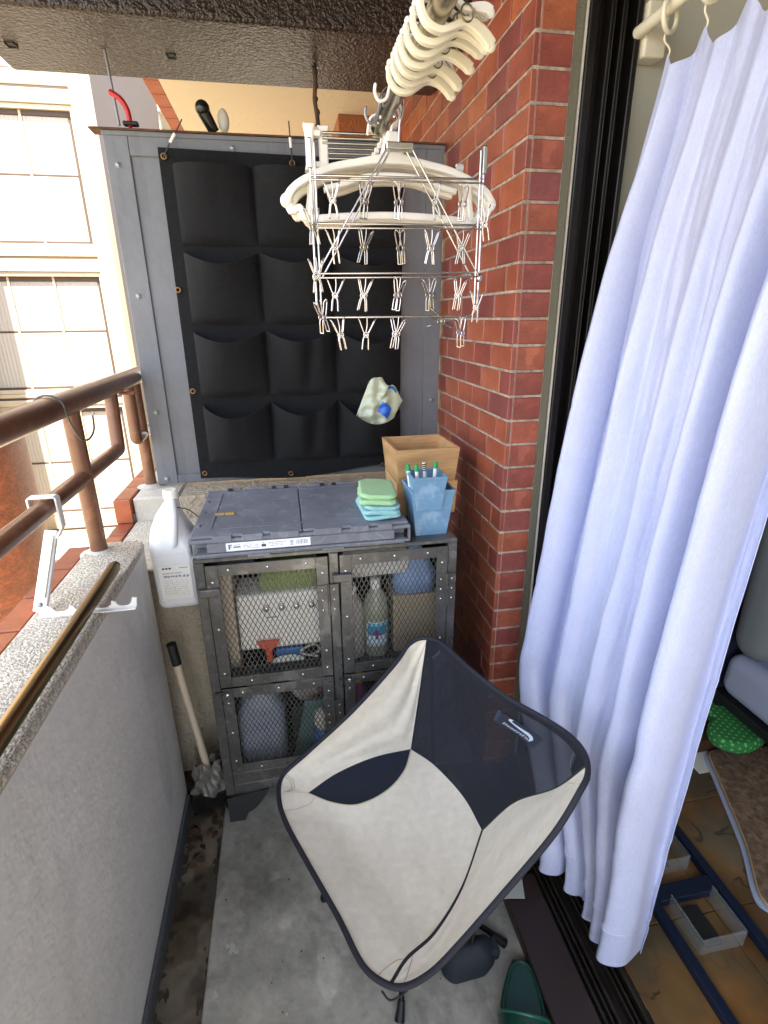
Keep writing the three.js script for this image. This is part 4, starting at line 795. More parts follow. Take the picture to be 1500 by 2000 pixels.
// ------------------------------------------------------------------ white jug and broom
{
  const j = thing('plastic_jug', 'white plastic refill jug with printed front hanging beside the cabinet', 'jug', [-0.346, 0.755, -1.515]);
  mesh('jug_body', [loft([{ y: 0, w: 0.10, d: 0.10, r: 0.02 }, { y: 0.004, w: 0.118, d: 0.118, r: 0.025 }, { y: 0.016, w: 0.128, d: 0.128, r: 0.03 }, { y: 0.022, w: 0.126, d: 0.126, r: 0.03 }, { y: 0.17, w: 0.130, d: 0.130, r: 0.03 }, { y: 0.176, w: 0.128, d: 0.128, r: 0.03 }, { y: 0.185, w: 0.132, d: 0.132, r: 0.034 }, { y: 0.2, w: 0.130, d: 0.130, r: 0.04 }, { y: 0.24, w: 0.10, d: 0.112, r: 0.04, x: -0.008 }, { y: 0.28, w: 0.066, d: 0.085, r: 0.03, x: -0.006 }, { y: 0.305, w: 0.044, d: 0.05, r: 0.02, x: 0.002 }, { y: 0.312, w: 0.036, d: 0.036, r: 0.0178, x: 0.006 }, { y: 0.33, w: 0.034, d: 0.034, r: 0.0168, x: 0.006 }], 7)], M.jug, j);
  mesh('handle', [tube([V(0.014, 0.315, 0.02), V(0.018, 0.295, 0.05), V(0.016, 0.25, 0.066), V(0.01, 0.205, 0.062), V(0.004, 0.19, 0.05)], 0.0095, 26, 10)], M.jug, j);
  mesh('cap', [lathe([[0.001, 0.345], [0.016, 0.347], [0.0205, 0.345], [0.021, 0.322], [0.019, 0.320], [0.018, 0.32]], 28).translate(0.006, 0, 0)], M.white, j);
  for (const [y, a, b] of [[0.178, -0.03, 0.03], [0.162, -0.05, -0.014], [0.14, -0.05, -0.014], [0.032, -0.045, -0.01], [0.032, 0.012, 0.045]]) mesh('rib', [rod(V(a, y, 0.0652), V(b, y, 0.0652), 0.0018, 8)], M.jug, j);
  const lt = canvasTex(256, 360, (g, w, h) => {
    g.fillStyle = '#e6e6e2'; g.fillRect(0, 0, w, h); g.fillStyle = '#22242c'; for (let k = 0; k < 3; k++) g.fillRect(30 + k * 26, 18, 20, 16); g.fillStyle = '#7a7f8c'; g.fillRect(170, 20, 70, 8);
    const glyph = (x, y, s, c, id) => { g.strokeStyle = c; g.lineWidth = s * 0.13; g.beginPath(); for (let k = 0; k < 6; k++) { const a = h2(k, id, 3), b = h2(k, id, 7); if (k % 2) { g.moveTo(x + a * s * 0.3, y + b * s); g.lineTo(x + s * (0.6 + 0.4 * a), y + b * s); } else { g.moveTo(x + a * s, y + b * 0.2 * s); g.lineTo(x + a * s, y + s * (0.7 + 0.3 * b)); } } g.stroke(); };
    for (let k = 0; k < 8; k++) glyph(28 + k * 20, 70, 15, '#5562a8', k); for (let k = 0; k < 7; k++) glyph(30 + k * 31, 100, 26, '#39406e', k + 20);
    g.fillStyle = '#a9a79a'; for (let r = 0; r < 8; r++) for (let x = 34; x < 226; x += 8) if (h2(x, r, 11) > 0.35) g.fillRect(x, 156 + r * 22, 5, 6);
    g.strokeStyle = '#b3b1a4'; g.lineWidth = 3; g.strokeRect(34, 232, 80, 60);
  });
  const lg = new THREE.PlaneGeometry(0.086, 0.106); lg.translate(0.0, 0.087, 0.0668);
  mesh('printed_label', clean(lg), mat(0xffffff, 0.45, { map: lt }), j, true);
  mesh('hang_wire', [tube([V(0.016, 0.305, 0.035), V(0.05, 0.29, 0.02), V(0.075, 0.262, 0.01)], 0.0015, 14, 6)], M.steelDark, j);
  mesh('hang_strap', [rbox(0.0665, 0.0708, -0.006, 0.18, -0.06, -0.04, 0.001, 1), rbox(-0.04, 0.0664, -0.006, -0.0008, -0.06, -0.04, 0.001, 1)], M.steelDark, j);
}
{
  const b = thing('broom', 'old broom with white stick and black bristles leaning in the corner', 'broom', [-0.345, 0.001, -1.43]);
  const A = V(-0.043, 0.625, -0.02), J = V(0.008, 0.15, -0.005);
  mesh('stick', [rod(J, A, 0.0115, 16)], mat(0xc9b9a2, 0.6), b);
  const d = A.clone().sub(J).normalize();
  mesh('grip', [rod(A.clone().addScaledVector(d, -0.058), A.clone().addScaledVector(d, 0.014), 0.0142, 18)], M.dark, b);
  const g = [];
  for (let k = 0; k < 420; k++) { const u = rr(-1, 1), v = rr(-1, 1); const a = V(0.01 + u * 0.02, 0.15 + rr(-0.02, 0.01), -0.005 + v * 0.012), e = V(0.006 + u * 0.062 + rr(-0.008, 0.008), rr(0.001, 0.02), v * 0.028 + rr(-0.01, 0.01)); const m = a.clone().lerp(e, 0.55).add(V(u * 0.012, 0, v * 0.008)); g.push(rod(a, m, 0.0009, 3), rod(m, e, 0.0009, 3, 0.0005)); }
  mesh('bristles', g, mat(0x1b1814, 0.8), b).userData.kind = 'stuff';
  const wrap = sheet((u, v) => { const a = u * 2 * Math.PI, R = lerp(0.054, 0.034, v) * (1 + 0.16 * Math.sin(5 * a + 7 * v) + 0.08 * Math.sin(11 * a - 13 * v)); return V(0.008 + 1.05 * R * Math.cos(a), lerp(0.085, 0.195, v) + 0.008 * Math.sin(4 * a), -0.002 + 0.68 * R * Math.sin(a)); }, 56, 14, 0);
  mesh('plastic_wrap', wrap, pmat(0x9a958c, 0.3, { transmission: 0.55, thickness: 0, side: THREE.DoubleSide }), b);
}

// ------------------------------------------------------------------ folding camp chair
{
  const c = thing('camp_chair', 'folding camp chair with cream sling seat and black mesh back', 'chair', [0.22, 0.0105, -0.92]);
  const cv = (pts, closed = false) => new THREE.CatmullRomCurve3(pts, closed, 'catmullrom', 0.5);
  const per = cv([V(-0.089, 0.400, -1.054), V(-0.079, 0.405, -1.121), V(-0.010, 0.450, -1.143), V(0.121, 0.550, -1.167), V(0.245, 0.645, -1.215), V(0.295, 0.685, -1.246), V(0.339, 0.700, -1.245), V(0.379, 0.702, -1.203), V(0.424, 0.690, -1.095), V(0.481, 0.675, -0.994), V(0.535, 0.675, -0.911), V(0.560, 0.685, -0.841), V(0.556, 0.700, -0.774), V(0.536, 0.700, -0.724), V(0.502, 0.685, -0.695), V(0.444, 0.620, -0.671), V(0.353, 0.510, -0.659), V(0.232, 0.425, -0.621), V(0.178, 0.405, -0.604), V(0.133, 0.400, -0.599), V(0.098, 0.400, -0.614), V(0.065, 0.400, -0.652), V(0.030, 0.395, -0.746), V(-0.026, 0.390, -0.877), V(-0.071, 0.395, -0.981)], true);
  const N = 25, at = k => ((k % N) / N + 1) % 1;
  const span = (k0, k1) => t => per.getPoint(at(lerp(k0, k1, t) + N));   // by control point number
  const kFL = 0.25, kBL = 6.15, kBR = 12.6, kFR = 19.6;
  const end = k => per.getPoint(at(k));
  const BLm = end(kBL), BRm = end(kBR), FRm = end(kFR), FLm = end(kFL);
  const SL = V(0.290, 0.360, -1.192), SR = V(0.403, 0.360, -0.902), LL = V(-0.015, 0.385, -1.070);
  const sBL = cv([BLm, V(0.324, 0.530, -1.232), SL]), sBR = cv([BRm, V(0.531, 0.560, -0.818), V(0.474, 0.450, -0.890), SR]);
  const sBot = cv([SL, V(0.345, 0.352, -1.127), V(0.391, 0.352, -1.013), SR]);
  const lensU = cv([LL, V(0.068, 0.385, -1.121), V(0.182, 0.375, -1.168), SL]), lensL = cv([LL, V(0.046, 0.365, -1.047), V(0.112, 0.355, -1.038), V(0.193, 0.350, -1.070), V(0.255, 0.352, -1.126), SL]);
  const sFR = cv([SR, V(0.314, 0.355, -0.784), V(0.225, 0.365, -0.698), V(0.155, 0.385, -0.651), FRm]);
  const path = (...cs) => { const L = cs.map(q => q.getLength()), S = L.reduce((a, b) => a + b); return t => { let d = t * S; for (let i = 0; i < cs.length; i++) { if (d <= L[i] || i === cs.length - 1) return cs[i].getPointAt(clamp(d / L[i])); d -= L[i]; } }; };
  const rev = q => ({ getLength: () => q.getLength(), getPointAt: t => q.getPointAt(1 - t) });
  const coons = (c0, c1, d0, d1) => (u, v) => {        // c0(u) v=0, c1(u) v=1, d0(v) u=0, d1(v) u=1
    const p = c0(u).clone().multiplyScalar(1 - v).addScaledVector(c1(u), v).addScaledVector(d0(v), 1 - u).addScaledVector(d1(v), u);
    return p.addScaledVector(c0(0), -(1 - u) * (1 - v)).addScaledVector(c0(1), -u * (1 - v)).addScaledVector(c1(0), -(1 - u) * v).addScaledVector(c1(1), -u * v);
  };
  const P = q => t => q.getPointAt(clamp(t));
  const bump = (u, v) => Math.sin(Math.PI * u) * Math.sin(Math.PI * v);
  // back: bottom seam -> top edge
  const meshMat = mat(0x1a1f2b, 0.7, { alphaMap: tex(64, (u, v, i, j) => { const a = (i % 8), b = (j % 8); return a > 1 && a < 5 && b > 1 && b < 5 ? 0.0 : 1.0; }, 0.016, false), transparent: true, side: THREE.DoubleSide });
  const backF = coons(P(sBot), span(kBL, kBR), t => sBL.getPointAt(1 - t), t => sBR.getPointAt(1 - t));
  const back = (u, v) => backF(u, v).addScaledVector(V(0.93, 0.15, -0.33), 0.022 * bump(u, v));
  wmesh('back_mesh', sheet((u, v) => back(u, v), 40, 34), meshMat, c);
  // cream panels
  const leftF = (u, v) => { const a = path(rev(new THREE.LineCurve3(LL, FLm)), lensU, rev(sBL))(u), b = span(kFL, kBL)(u); const p = a.lerp(b, v); const w = bump(clamp(u), v); p.addScaledVector(V(0.3, -0.75, -0.45), 0.012 * w); p.addScaledVector(V(0.2, 0.7, 0.5), 0.0075 * Math.sin(v * 17 + 6 * u) * Math.sin(Math.PI * v) * sstep(0.1, 0.5, u) * (1 - sstep(0.9, 1, u))); return p; };
  wmesh('side_panel', sheet(leftF, 60, 26, 0.0016), M.cream, c);
  const rightF = (u, v) => { const a = path(rev(sFR), rev(sBR))(u), b = span(kFR, kBR)(u); const p = a.lerp(b, v); p.addScaledVector(V(-0.2, -0.8, 0.4), 0.010 * bump(u, v)); p.y += 0.003 * Math.sin(v * 15 + 7 * u) * bump(u, v); return p; };
  wmesh('side_panel', sheet(rightF, 60, 20, 0.0016), M.cream, c);
  const seatL = path(new THREE.LineCurve3(FLm, LL), lensL);
  const seatF = coons(t => span(kFL + N, kFR)(t), P(sBot), seatL, t => sFR.getPointAt(1 - t));
  const seat = (u, v) => { const p = seatF(u, v); p.y -= 0.030 * bump(u, v) ** 0.8; p.y += 0.0022 * Math.sin(26 * u + 6 * v) * sstep(0.35, 0, v) * Math.sin(Math.PI * clamp(v * 3)) + 0.0016 * Math.sin(17 * v + 9 * u + 3 * Math.sin(5 * u)) * bump(u, v) + 0.0012 * Math.sin(41 * u * v + 7 * v) * bump(u, v); return p; };
  wmesh('seat_panel', sheet(seat, 56, 56, 0.0016), M.cream, c);
  wmesh('side_vent', sheet((u, v) => { const p = lensU.getPointAt(clamp(u)).lerp(lensL.getPointAt(clamp(u)), v); p.y -= 0.012 * bump(u, v); return p; }, 30, 14, 0.0014), M.navy, c);
  // trim
  const pg = []; { const pts = []; for (let i = 0; i < 140; i++) pts.push(per.getPoint(i / 140)); const g = new THREE.TubeGeometry(cv(pts, true), 280, 0.0062, 8, true); pg.push(clean(g)); }
  wmesh('edge_tape', pg, M.tape, c);
  const seam = (q, r, m, n = 40) => wmesh('seam_piping', [clean(new THREE.TubeGeometry(q, n, r, 6))], m, c);
  seam(sBL, 0.0024, M.navy); seam(sBR, 0.003, mat(0x2a3a30, 0.8)); seam(sBot, 0.002, M.navy); seam(lensU, 0.0015, M.tape); seam(lensL, 0.002, mat(0xc9c4a8, 0.8)); seam(sFR, 0.0036, M.tape);
  const stitch = mat(0xb9a98c, 0.9);
  const arc = (f, pts, m = stitch) => wmesh('stitching', [clean(new THREE.TubeGeometry(cv(pts.map(([u, v]) => f(u, v).add(V(0, 0.0014, 0)))), 30, 0.0007, 5))], m, c);
  arc(leftF, [[0.02, 0.15], [0.07, 0.4], [0.11, 0.7], [0.13, 0.97]]); arc(leftF, [[0.035, 0.15], [0.085, 0.4], [0.125, 0.7], [0.145, 0.97]]);
  arc(seat, [[0.02, 0.2], [0.08, 0.16], [0.12, 0.08], [0.135, 0.02]]); arc(seat, [[0.98, 0.14], [0.93, 0.12], [0.89, 0.06], [0.88, 0.02]]);
  arc(rightF, [[0.86, 0.1], [0.87, 0.4], [0.865, 0.7], [0.86, 0.97]]); arc(rightF, [[0.1, 0.1], [0.1, 0.5], [0.09, 0.97]]);
  arc(back, [[0.01, 0.82], [0.05, 0.82], [0.1, 0.88], [0.13, 0.98]], mat(0x7d8390, 0.9)); arc(back, [[0.99, 0.82], [0.93, 0.82], [0.88, 0.88], [0.86, 0.98]], mat(0x7d8390, 0.9));
  const solid = mat(0x141823, 0.9, { bumpMap: T.weave, bumpScale: 0.0003 });
  for (const s of [0, 1]) wmesh('corner_pocket', sheet((u, v) => back(s ? 1 - 0.14 * u * (0.4 + 0.6 * v) : 0.14 * u * (0.4 + 0.6 * v), 0.82 + 0.18 * v).addScaledVector(V(-0.9, 0.1, 0.3), 0.0016), 12, 12), solid.clone(), c).material.side = THREE.DoubleSide;
  wmesh('top_band', sheet((u, v) => back(0.08 + 0.84 * u, 0.93 + 0.07 * v).addScaledVector(V(-0.9, 0.1, 0.3), 0.0022), 30, 4), mat(0x171c28, 0.9, { side: THREE.DoubleSide }), c);
  // woven logo patch
  const lt = canvasTex(256, 128, (g, w, h) => {
    g.fillStyle = '#2b3140'; g.fillRect(0, 0, w, h); g.fillStyle = '#3c4654'; g.fillRect(0, 0, 16, h); g.fillRect(w - 12, 0, 12, h);
    g.fillStyle = '#cfe2f4'; g.beginPath(); g.moveTo(60, 40); g.quadraticCurveTo(52, 12, 82, 10); g.quadraticCurveTo(70, 24, 78, 36); g.quadraticCurveTo(120, 44, 168, 38); g.quadraticCurveTo(206, 40, 212, 72); g.quadraticCurveTo(210, 92, 192, 100); g.quadraticCurveTo(200, 74, 172, 66); g.quadraticCurveTo(110, 66, 60, 40); g.fill();
    g.fillStyle = '#d5dcec'; g.font = 'italic bold 32px serif'; g.fillText('DesertFox', 40, 104);
  });
  const lg = sheet((u, v) => back(0.43 + 0.25 * u, 0.66 + 0.15 * v - 0.02 * u).addScaledVector(V(-0.9, 0.1, 0.3), 0.003), 12, 8);
  wmesh('logo_patch', lg, mat(0xffffff, 0.8, { map: lt, side: THREE.DoubleSide }), c, c, true);
  // poles
  const H = V(0.235, 0.15, -0.925), pm = mat(0x15161a, 0.35, { metalness: 0.6 });
  wmesh('hub', [rbox(H.x - 0.09, H.x + 0.09, H.y - 0.016, H.y + 0.016, H.z - 0.016, H.z + 0.016, 0.008, 3)], pm, c);
  for (const [x, z] of [[0.158, -0.735], [0.005, -1.05], [0.36, -1.17], [0.462, -0.845]]) {
    const l = wmesh('leg', [rod(V(H.x + (x - H.x) * 0.2, H.y, H.z + (z - H.z) * 0.1), V(x, 0.018, z), 0.007, 12)], pm, c);
    wmesh('rubber_foot', [rod(V(lerp(H.x, x, 0.86), lerp(H.y, 0.018, 0.84), lerp(H.z, z, 0.86)), V(x, 0.0135, z), 0.0085, 12, 0.012)], M.black, c, l);
  }
  for (const [p, q, o] of [[FLm, V(0.06, 0.24, -1.02), V(0.02, -0.022, 0)], [FRm, V(0.16, 0.24, -0.74), V(0, -0.022, -0.02)], [BLm, V(0.372, 0.25, -1.235), V(0.014, -0.03, -0.012)], [BRm, V(0.465, 0.25, -0.855), V(0.004, -0.035, 0.0)]]) wmesh('support_pole', [bent([V(H.x + (q.x - H.x) * 0.2, H.y, H.z + (q.z - H.z) * 0.1), q, p.clone().add(o)], 0.0065, 0.02, 10)], pm, c);
  wmesh('cord_loop', [tube([FRm.clone().add(V(-0.015, -0.004, 0.004)), FRm.clone().add(V(0.0, -0.02, 0.012)), FRm.clone().add(V(0.03, -0.016, 0.006)), FRm.clone().add(V(0.04, -0.004, 0.0))], 0.002, 16, 6)], M.black, c);
}
{
  const p = thing('storage_pouch', 'small black fabric pouch lying on the floor under the camp chair', 'pouch', [0.345, 0.0105, -0.815]);
  const g = wobble(loft([{ y: 0.0, w: 0.10, d: 0.06, r: 0.025 }, { y: 0.012, w: 0.125, d: 0.075, r: 0.03 }, { y: 0.045, w: 0.13, d: 0.07, r: 0.03, x: 0.004 }, { y: 0.075, w: 0.10, d: 0.05, r: 0.022, x: 0.008 }, { y: 0.09, w: 0.045, d: 0.02, r: 0.009, x: 0.012 }], 8), 0.003, 70, 2);
  mesh('pouch_body', [g], mat(0x1b232b, 0.75, { bumpMap: T.weave, bumpScale: 0.0004 }), p);
  mesh('flap', [wobble(rbox(0.04, 0.085, 0.035, 0.06, -0.02, 0.02, 0.008, 4), 0.003, 80, 1)], mat(0x1d2830, 0.75), p);
  mesh('strap', [tube([V(0.012, 0.085, 0), V(0.02, 0.12, -0.01), V(0.008, 0.17, -0.02)], 0.0045, 12, 6)], M.black, p);
}
{
  const s = thing('green_slipper', 'dark green rubber slipper on the floor beside the door sill', 'slipper', [0.428, 0.0105, -0.655]);
  s.scale.set(1.1, 1.1, 1.0);
  s.rotation.y = 158 * DEG;                              // toe towards the viewer
  const half = t => 0.050 * Math.pow(Math.sin(Math.PI * clamp(0.06 + 0.90 * t)), 0.55) * (0.86 + 0.16 * t);   // t 0 heel .. 1 toe, along -z
  const Z = t => lerp(0.14, -0.14, t), out = [];
  for (let i = 0; i <= 24; i++) out.push([half(i / 24), -Z(i / 24)]); for (let i = 24; i >= 0; i--) out.push([-half(i / 24), -Z(i / 24)]);
  const sh = new THREE.Shape(out.map(p => new THREE.Vector2(p[0], p[1])));
  const sole = new THREE.ExtrudeGeometry(sh, { depth: 0.016, bevelEnabled: true, bevelThickness: 0.004, bevelSize: 0.004, bevelSegments: 2 }); sole.rotateX(-Math.PI / 2); sole.translate(0, 0.0045, 0);
  const gm = pmat(0x17443a, 0.32, {});
  mesh('sole', [sole], gm, s);
  mesh('upper', sheet((u, v) => { const t = lerp(0.42, 0.995, v), a = Math.PI * (1 - u), h = (0.064 - 0.03 * sstep(0.5, 1, v)) * Math.pow(1 - Math.pow(v, 5), 0.5) + 0.012, R = half(t) + 0.003; const lean = 0.03 * (1 - v) * Math.sin(a); return V(R * Math.cos(a), 0.016 + h * Math.pow(Math.sin(a), 0.7), Z(t) - lean); }, 30, 26, 0.004), gm, s);
  const rim = []; for (let i = 0; i <= 24; i++) { const a = Math.PI * (1 - i / 24), R = half(0.42) + 0.004; rim.push(V(R * Math.cos(a), 0.016 + 0.0765 * Math.pow(Math.sin(a), 0.7), Z(0.42) - 0.03 * Math.sin(a))); }
  mesh('rim', [tube(rim, 0.0042, 40, 8)], pmat(0x1f5a4b, 0.3), s);
  const heel = []; for (let i = 0; i <= 18; i++) { const t = i < 9 ? lerp(0.5, 0.0, i / 9) : lerp(0, 0.5, (i - 9) / 9); heel.push(V((i < 9 ? -1 : 1) * (i === 9 ? 0 : half(t) - 0.002), 0.024, Z(t))); }
  mesh('foot_edge', [tube(heel, 0.005, 50, 8)], gm, s);
}

// ------------------------------------------------------------------ curtain and its rod
{
  const c = thing('curtain', 'long pale blue white curtain hanging in the open doorway', 'curtain', [0.76, 0.095, -1.0]);
  const f = (u, v) => {
    const K = 5, sag = 0.05 * Math.pow(Math.abs(Math.sin(Math.PI * u * K)), 1.2);
    const yt = 2.075 - sag * (1 - v), y = lerp(yt, 0.097 + 0.012 * Math.sin(9 * u), v);
    const zf = -1.262 - 0.042 * sstep(0, 0.22, v) + 0.325 * sstep(0.76, 1.0, v), zn = -0.69 - 0.02 * Math.sin(3 * v);
    let z = lerp(zf, zn, u), x = lerp(0.838, lerp(0.652, 0.70, u), Math.pow(v, 0.92));
    const ph0 = 2 * Math.PI * 5.4 * (u + 0.03 * Math.sin(5 * u + 2)) + 0.9 * Math.sin(1.6 * v + 3 * u) + 0.4;
    const ph = ph0 + 0.75 * Math.sin(ph0 + 1.1);
    const A = (0.020 + 0.024 * sstep(0.02, 0.35, v)) * (0.75 + 0.45 * Math.sin(7 * u + 1.5));
    x += A * Math.sin(ph) + 0.22 * A * Math.sin(2 * ph + 1.2 + 2 * v);
    z += 0.45 * A * Math.cos(ph + 0.6);
    const fold = Math.exp(-(((u - 0.40 - 0.18 * v) * 11) ** 2)) * sstep(0.5, 0.64, v) * (1 - sstep(0.74, 0.9, v)); x -= 0.012 * fold; 
    const cr = Math.exp(-(((v - 0.70 - 0.10 * (u - 0.7)) * 40) ** 2)) * sstep(0.6, 0.8, u); x += 0.004 * cr;
    x += 0.0007 * Math.sin(70 * v + 14 * u + 3 * Math.sin(20 * u)) * sstep(0.55, 0.9, v) * sstep(0.3, 0.8, u);
    x += 0.0011 * Math.sin(140 * u + 9 * Math.sin(4 * v + 6 * u)) * sstep(0.02, 0.2, v) * (0.4 + 0.6 * Math.sin(23 * u + 5 * v) ** 2);
    const nz = (fbm(u * 0.9, v * 0.9, 14, 301, 3) - 0.5) * 0.010 * sstep(0.03, 0.2, v), n2 = (fbm(u * 0.9, v * 0.3, 40, 311, 2) - 0.5) * 0.006; x += nz * (0.5 + sstep(0.5, 0.9, v)) + n2;
    for (const c0 of [0.36, 0.62, 0.83]) x += 0.0012 * Math.exp(-(((v - c0 - 0.012 * Math.sin(30 * u)) * 220) ** 2));
    if (v > 0.945 && v < 0.955) x -= 0.0025;
    return V(x, y, z);
  };
  wmesh('curtain_cloth', sheet(f, 260, 260, 0.0012), M.curtain, c);
  const hem = []; for (let i = 0; i <= 150; i++) hem.push(f(i / 150, 0.95).add(V(-0.0012, 0, 0)));
  wmesh('hem_stitch', [clean(new THREE.TubeGeometry(new THREE.CatmullRomCurve3(hem), 300, 0.0009, 5))], mat(0xcfd6ee, 0.8), c);
  for (let k = 0; k <= 5; k++) { const p = f(k / 5, 0.0); wmesh('hook', [tube([p.clone().add(V(0, -0.012, 0)), p.clone().add(V(0.004, 0.008, 0)), V(0.845, 2.098, p.z), V(0.845, 2.112, p.z)], 0.0022, 16, 6)], M.ivory, c); }
}
{
  const r = thing('curtain_rod', 'ivory curtain rod with its wall bracket at the top right', 'curtain rod', [0.845, 2.1525, -1.0]);
  wmesh('rod_tube', [rod(V(0.845, 2.1525, -1.375), V(0.845, 2.1525, 0.9), 0.0125, 20)], M.ivory, r);
  wmesh('bracket', [rbox(0.856, 0.912, 2.105, 2.21, -1.4045, -1.36, 0.006, 3), rod(V(0.845, 2.1525, -1.385), V(0.87, 2.1525, -1.385), 0.012, 14)], M.ivory, r);
  wmesh('end_bracket', [rbox(0.832, 0.858, 2.166, 2.619, 0.86, 0.885, 0.003, 2)], M.ivory, r);
}
for (let k = 0; k <= 5; k++) {
  const z = lerp(-1.262, -0.69, k / 5);
  const o = thing('curtain_ring', ['ivory curtain ring nearest the wall bracket', 'second ivory curtain ring from the wall bracket', 'third ivory curtain ring from the wall bracket', 'fourth ivory curtain ring from the wall bracket', 'fifth ivory curtain ring from the wall bracket', 'sixth ivory curtain ring from the wall bracket'][k], 'curtain ring', [0.845, 2.138, z], 'rings on the curtain rod');
  const g = ring(0.029, 0.0048, 0, 0, 0, 0, k % 2 ? 0.25 : 0.5, 32, 10); mesh('ring_body', [g], M.ivory, o);
}

// ------------------------------------------------------------------ laundry pole overhead, pegs, hangers
const PX = 0.215, PY = 1.90, PR = 0.0145;
{
  const p = thing('laundry_pole', 'steel laundry pole running overhead along the balcony', 'pole', [PX, PY, 0]);
  mesh('pole_tube', [rod(V(0, 0, 1.3), V(0, 0, -1.215), PR, 32)], M.pole, p);
  mesh('end_cap', [rod(V(0, 0, -1.2152), V(0, 0, -1.226), PR + 0.0012, 24)], M.ivory, p);
  for (const z of [-0.35, 0.9]) mesh('ceiling_hanger', [rod(V(0, PR * 0.6, z), V(0, 0.72, z), 0.006, 12), ring(PR + 0.006, 0.005, 0, 0, z, 0, 0, 24, 8)], M.whiteMetal, p);
}
{
  const lower = smooth([[-0.026, 0.010], [-0.0265, -0.004], [-0.016, -0.0195], [0.002, -0.0245], [0.018, -0.019], [0.034, -0.012], [0.050, -0.014], [0.066, -0.023], [0.076, -0.032]], 40);
  const upper = smooth([[-0.022, 0.0185], [-0.010, 0.0245], [0.006, 0.0235], [0.020, 0.013], [0.034, 0.004], [0.050, 0.006], [0.064, 0.007], [0.072, 0.004]], 34);
  const wd = t => 0.0042 + 0.0032 * sstep(0.5, 0.85, t);
  const geo = uvm(join([extrude(stroke(lower, t => wd(t)), 0.0125, 0.0018, 2), ball(0.0074, 0.0758, -0.032, 0, 1, 1, 0.82, 12), ball(0.0058, -0.026, 0.012, 0, 1, 1, 1.1, 10)]));
  const geo2 = uvm(join([extrude(stroke(upper, t => wd(t) * 0.85), 0.0095, 0.0016, 2), ball(0.0054, -0.023, 0.019, 0, 1, 1, 1.1, 10), ball(0.0064, 0.072, 0.004, 0, 1, 1, 0.7, 10)]));
  const spring = uvm(join([ring(0.0095, 0.0012, 0.036, -0.004, 0.0072, 0, 0.2, 22, 6), ring(0.0095, 0.0012, 0.036, -0.004, -0.0072, 0, 0.2, 22, 6), rod(V(0.044, 0.002, 0.0072), V(0.058, -0.012, 0.0085), 0.0011, 6)]));
  const ord = ['first', 'second', 'third', 'fourth', 'fifth', 'sixth', 'seventh', 'eighth', 'ninth'];
  const sm = mat(0x9a8a64, 0.3, { metalness: 0.9 });
  let z = -0.972;
  for (let k = 0; k < 7; k++) {
    const c = thing('pole_peg', 'white plastic pole peg, ' + ord[k] + ' from the hangers along the overhead pole', 'peg', [PX, PY, z], 'white pegs clamped on the laundry pole');
    z += rr(0.029, 0.036);
    c.rotation.z = rr(-0.06, 0.16); c.rotation.y = rr(-0.14, 0.14); c.scale.set(0.92, 0.92, 0.92);
    mesh('lower_arm', geo.clone(), M.ivory, c, true); mesh('upper_arm', geo2.clone(), M.white, c, true); mesh('spring', spring.clone(), sm, c, true);
  }
}
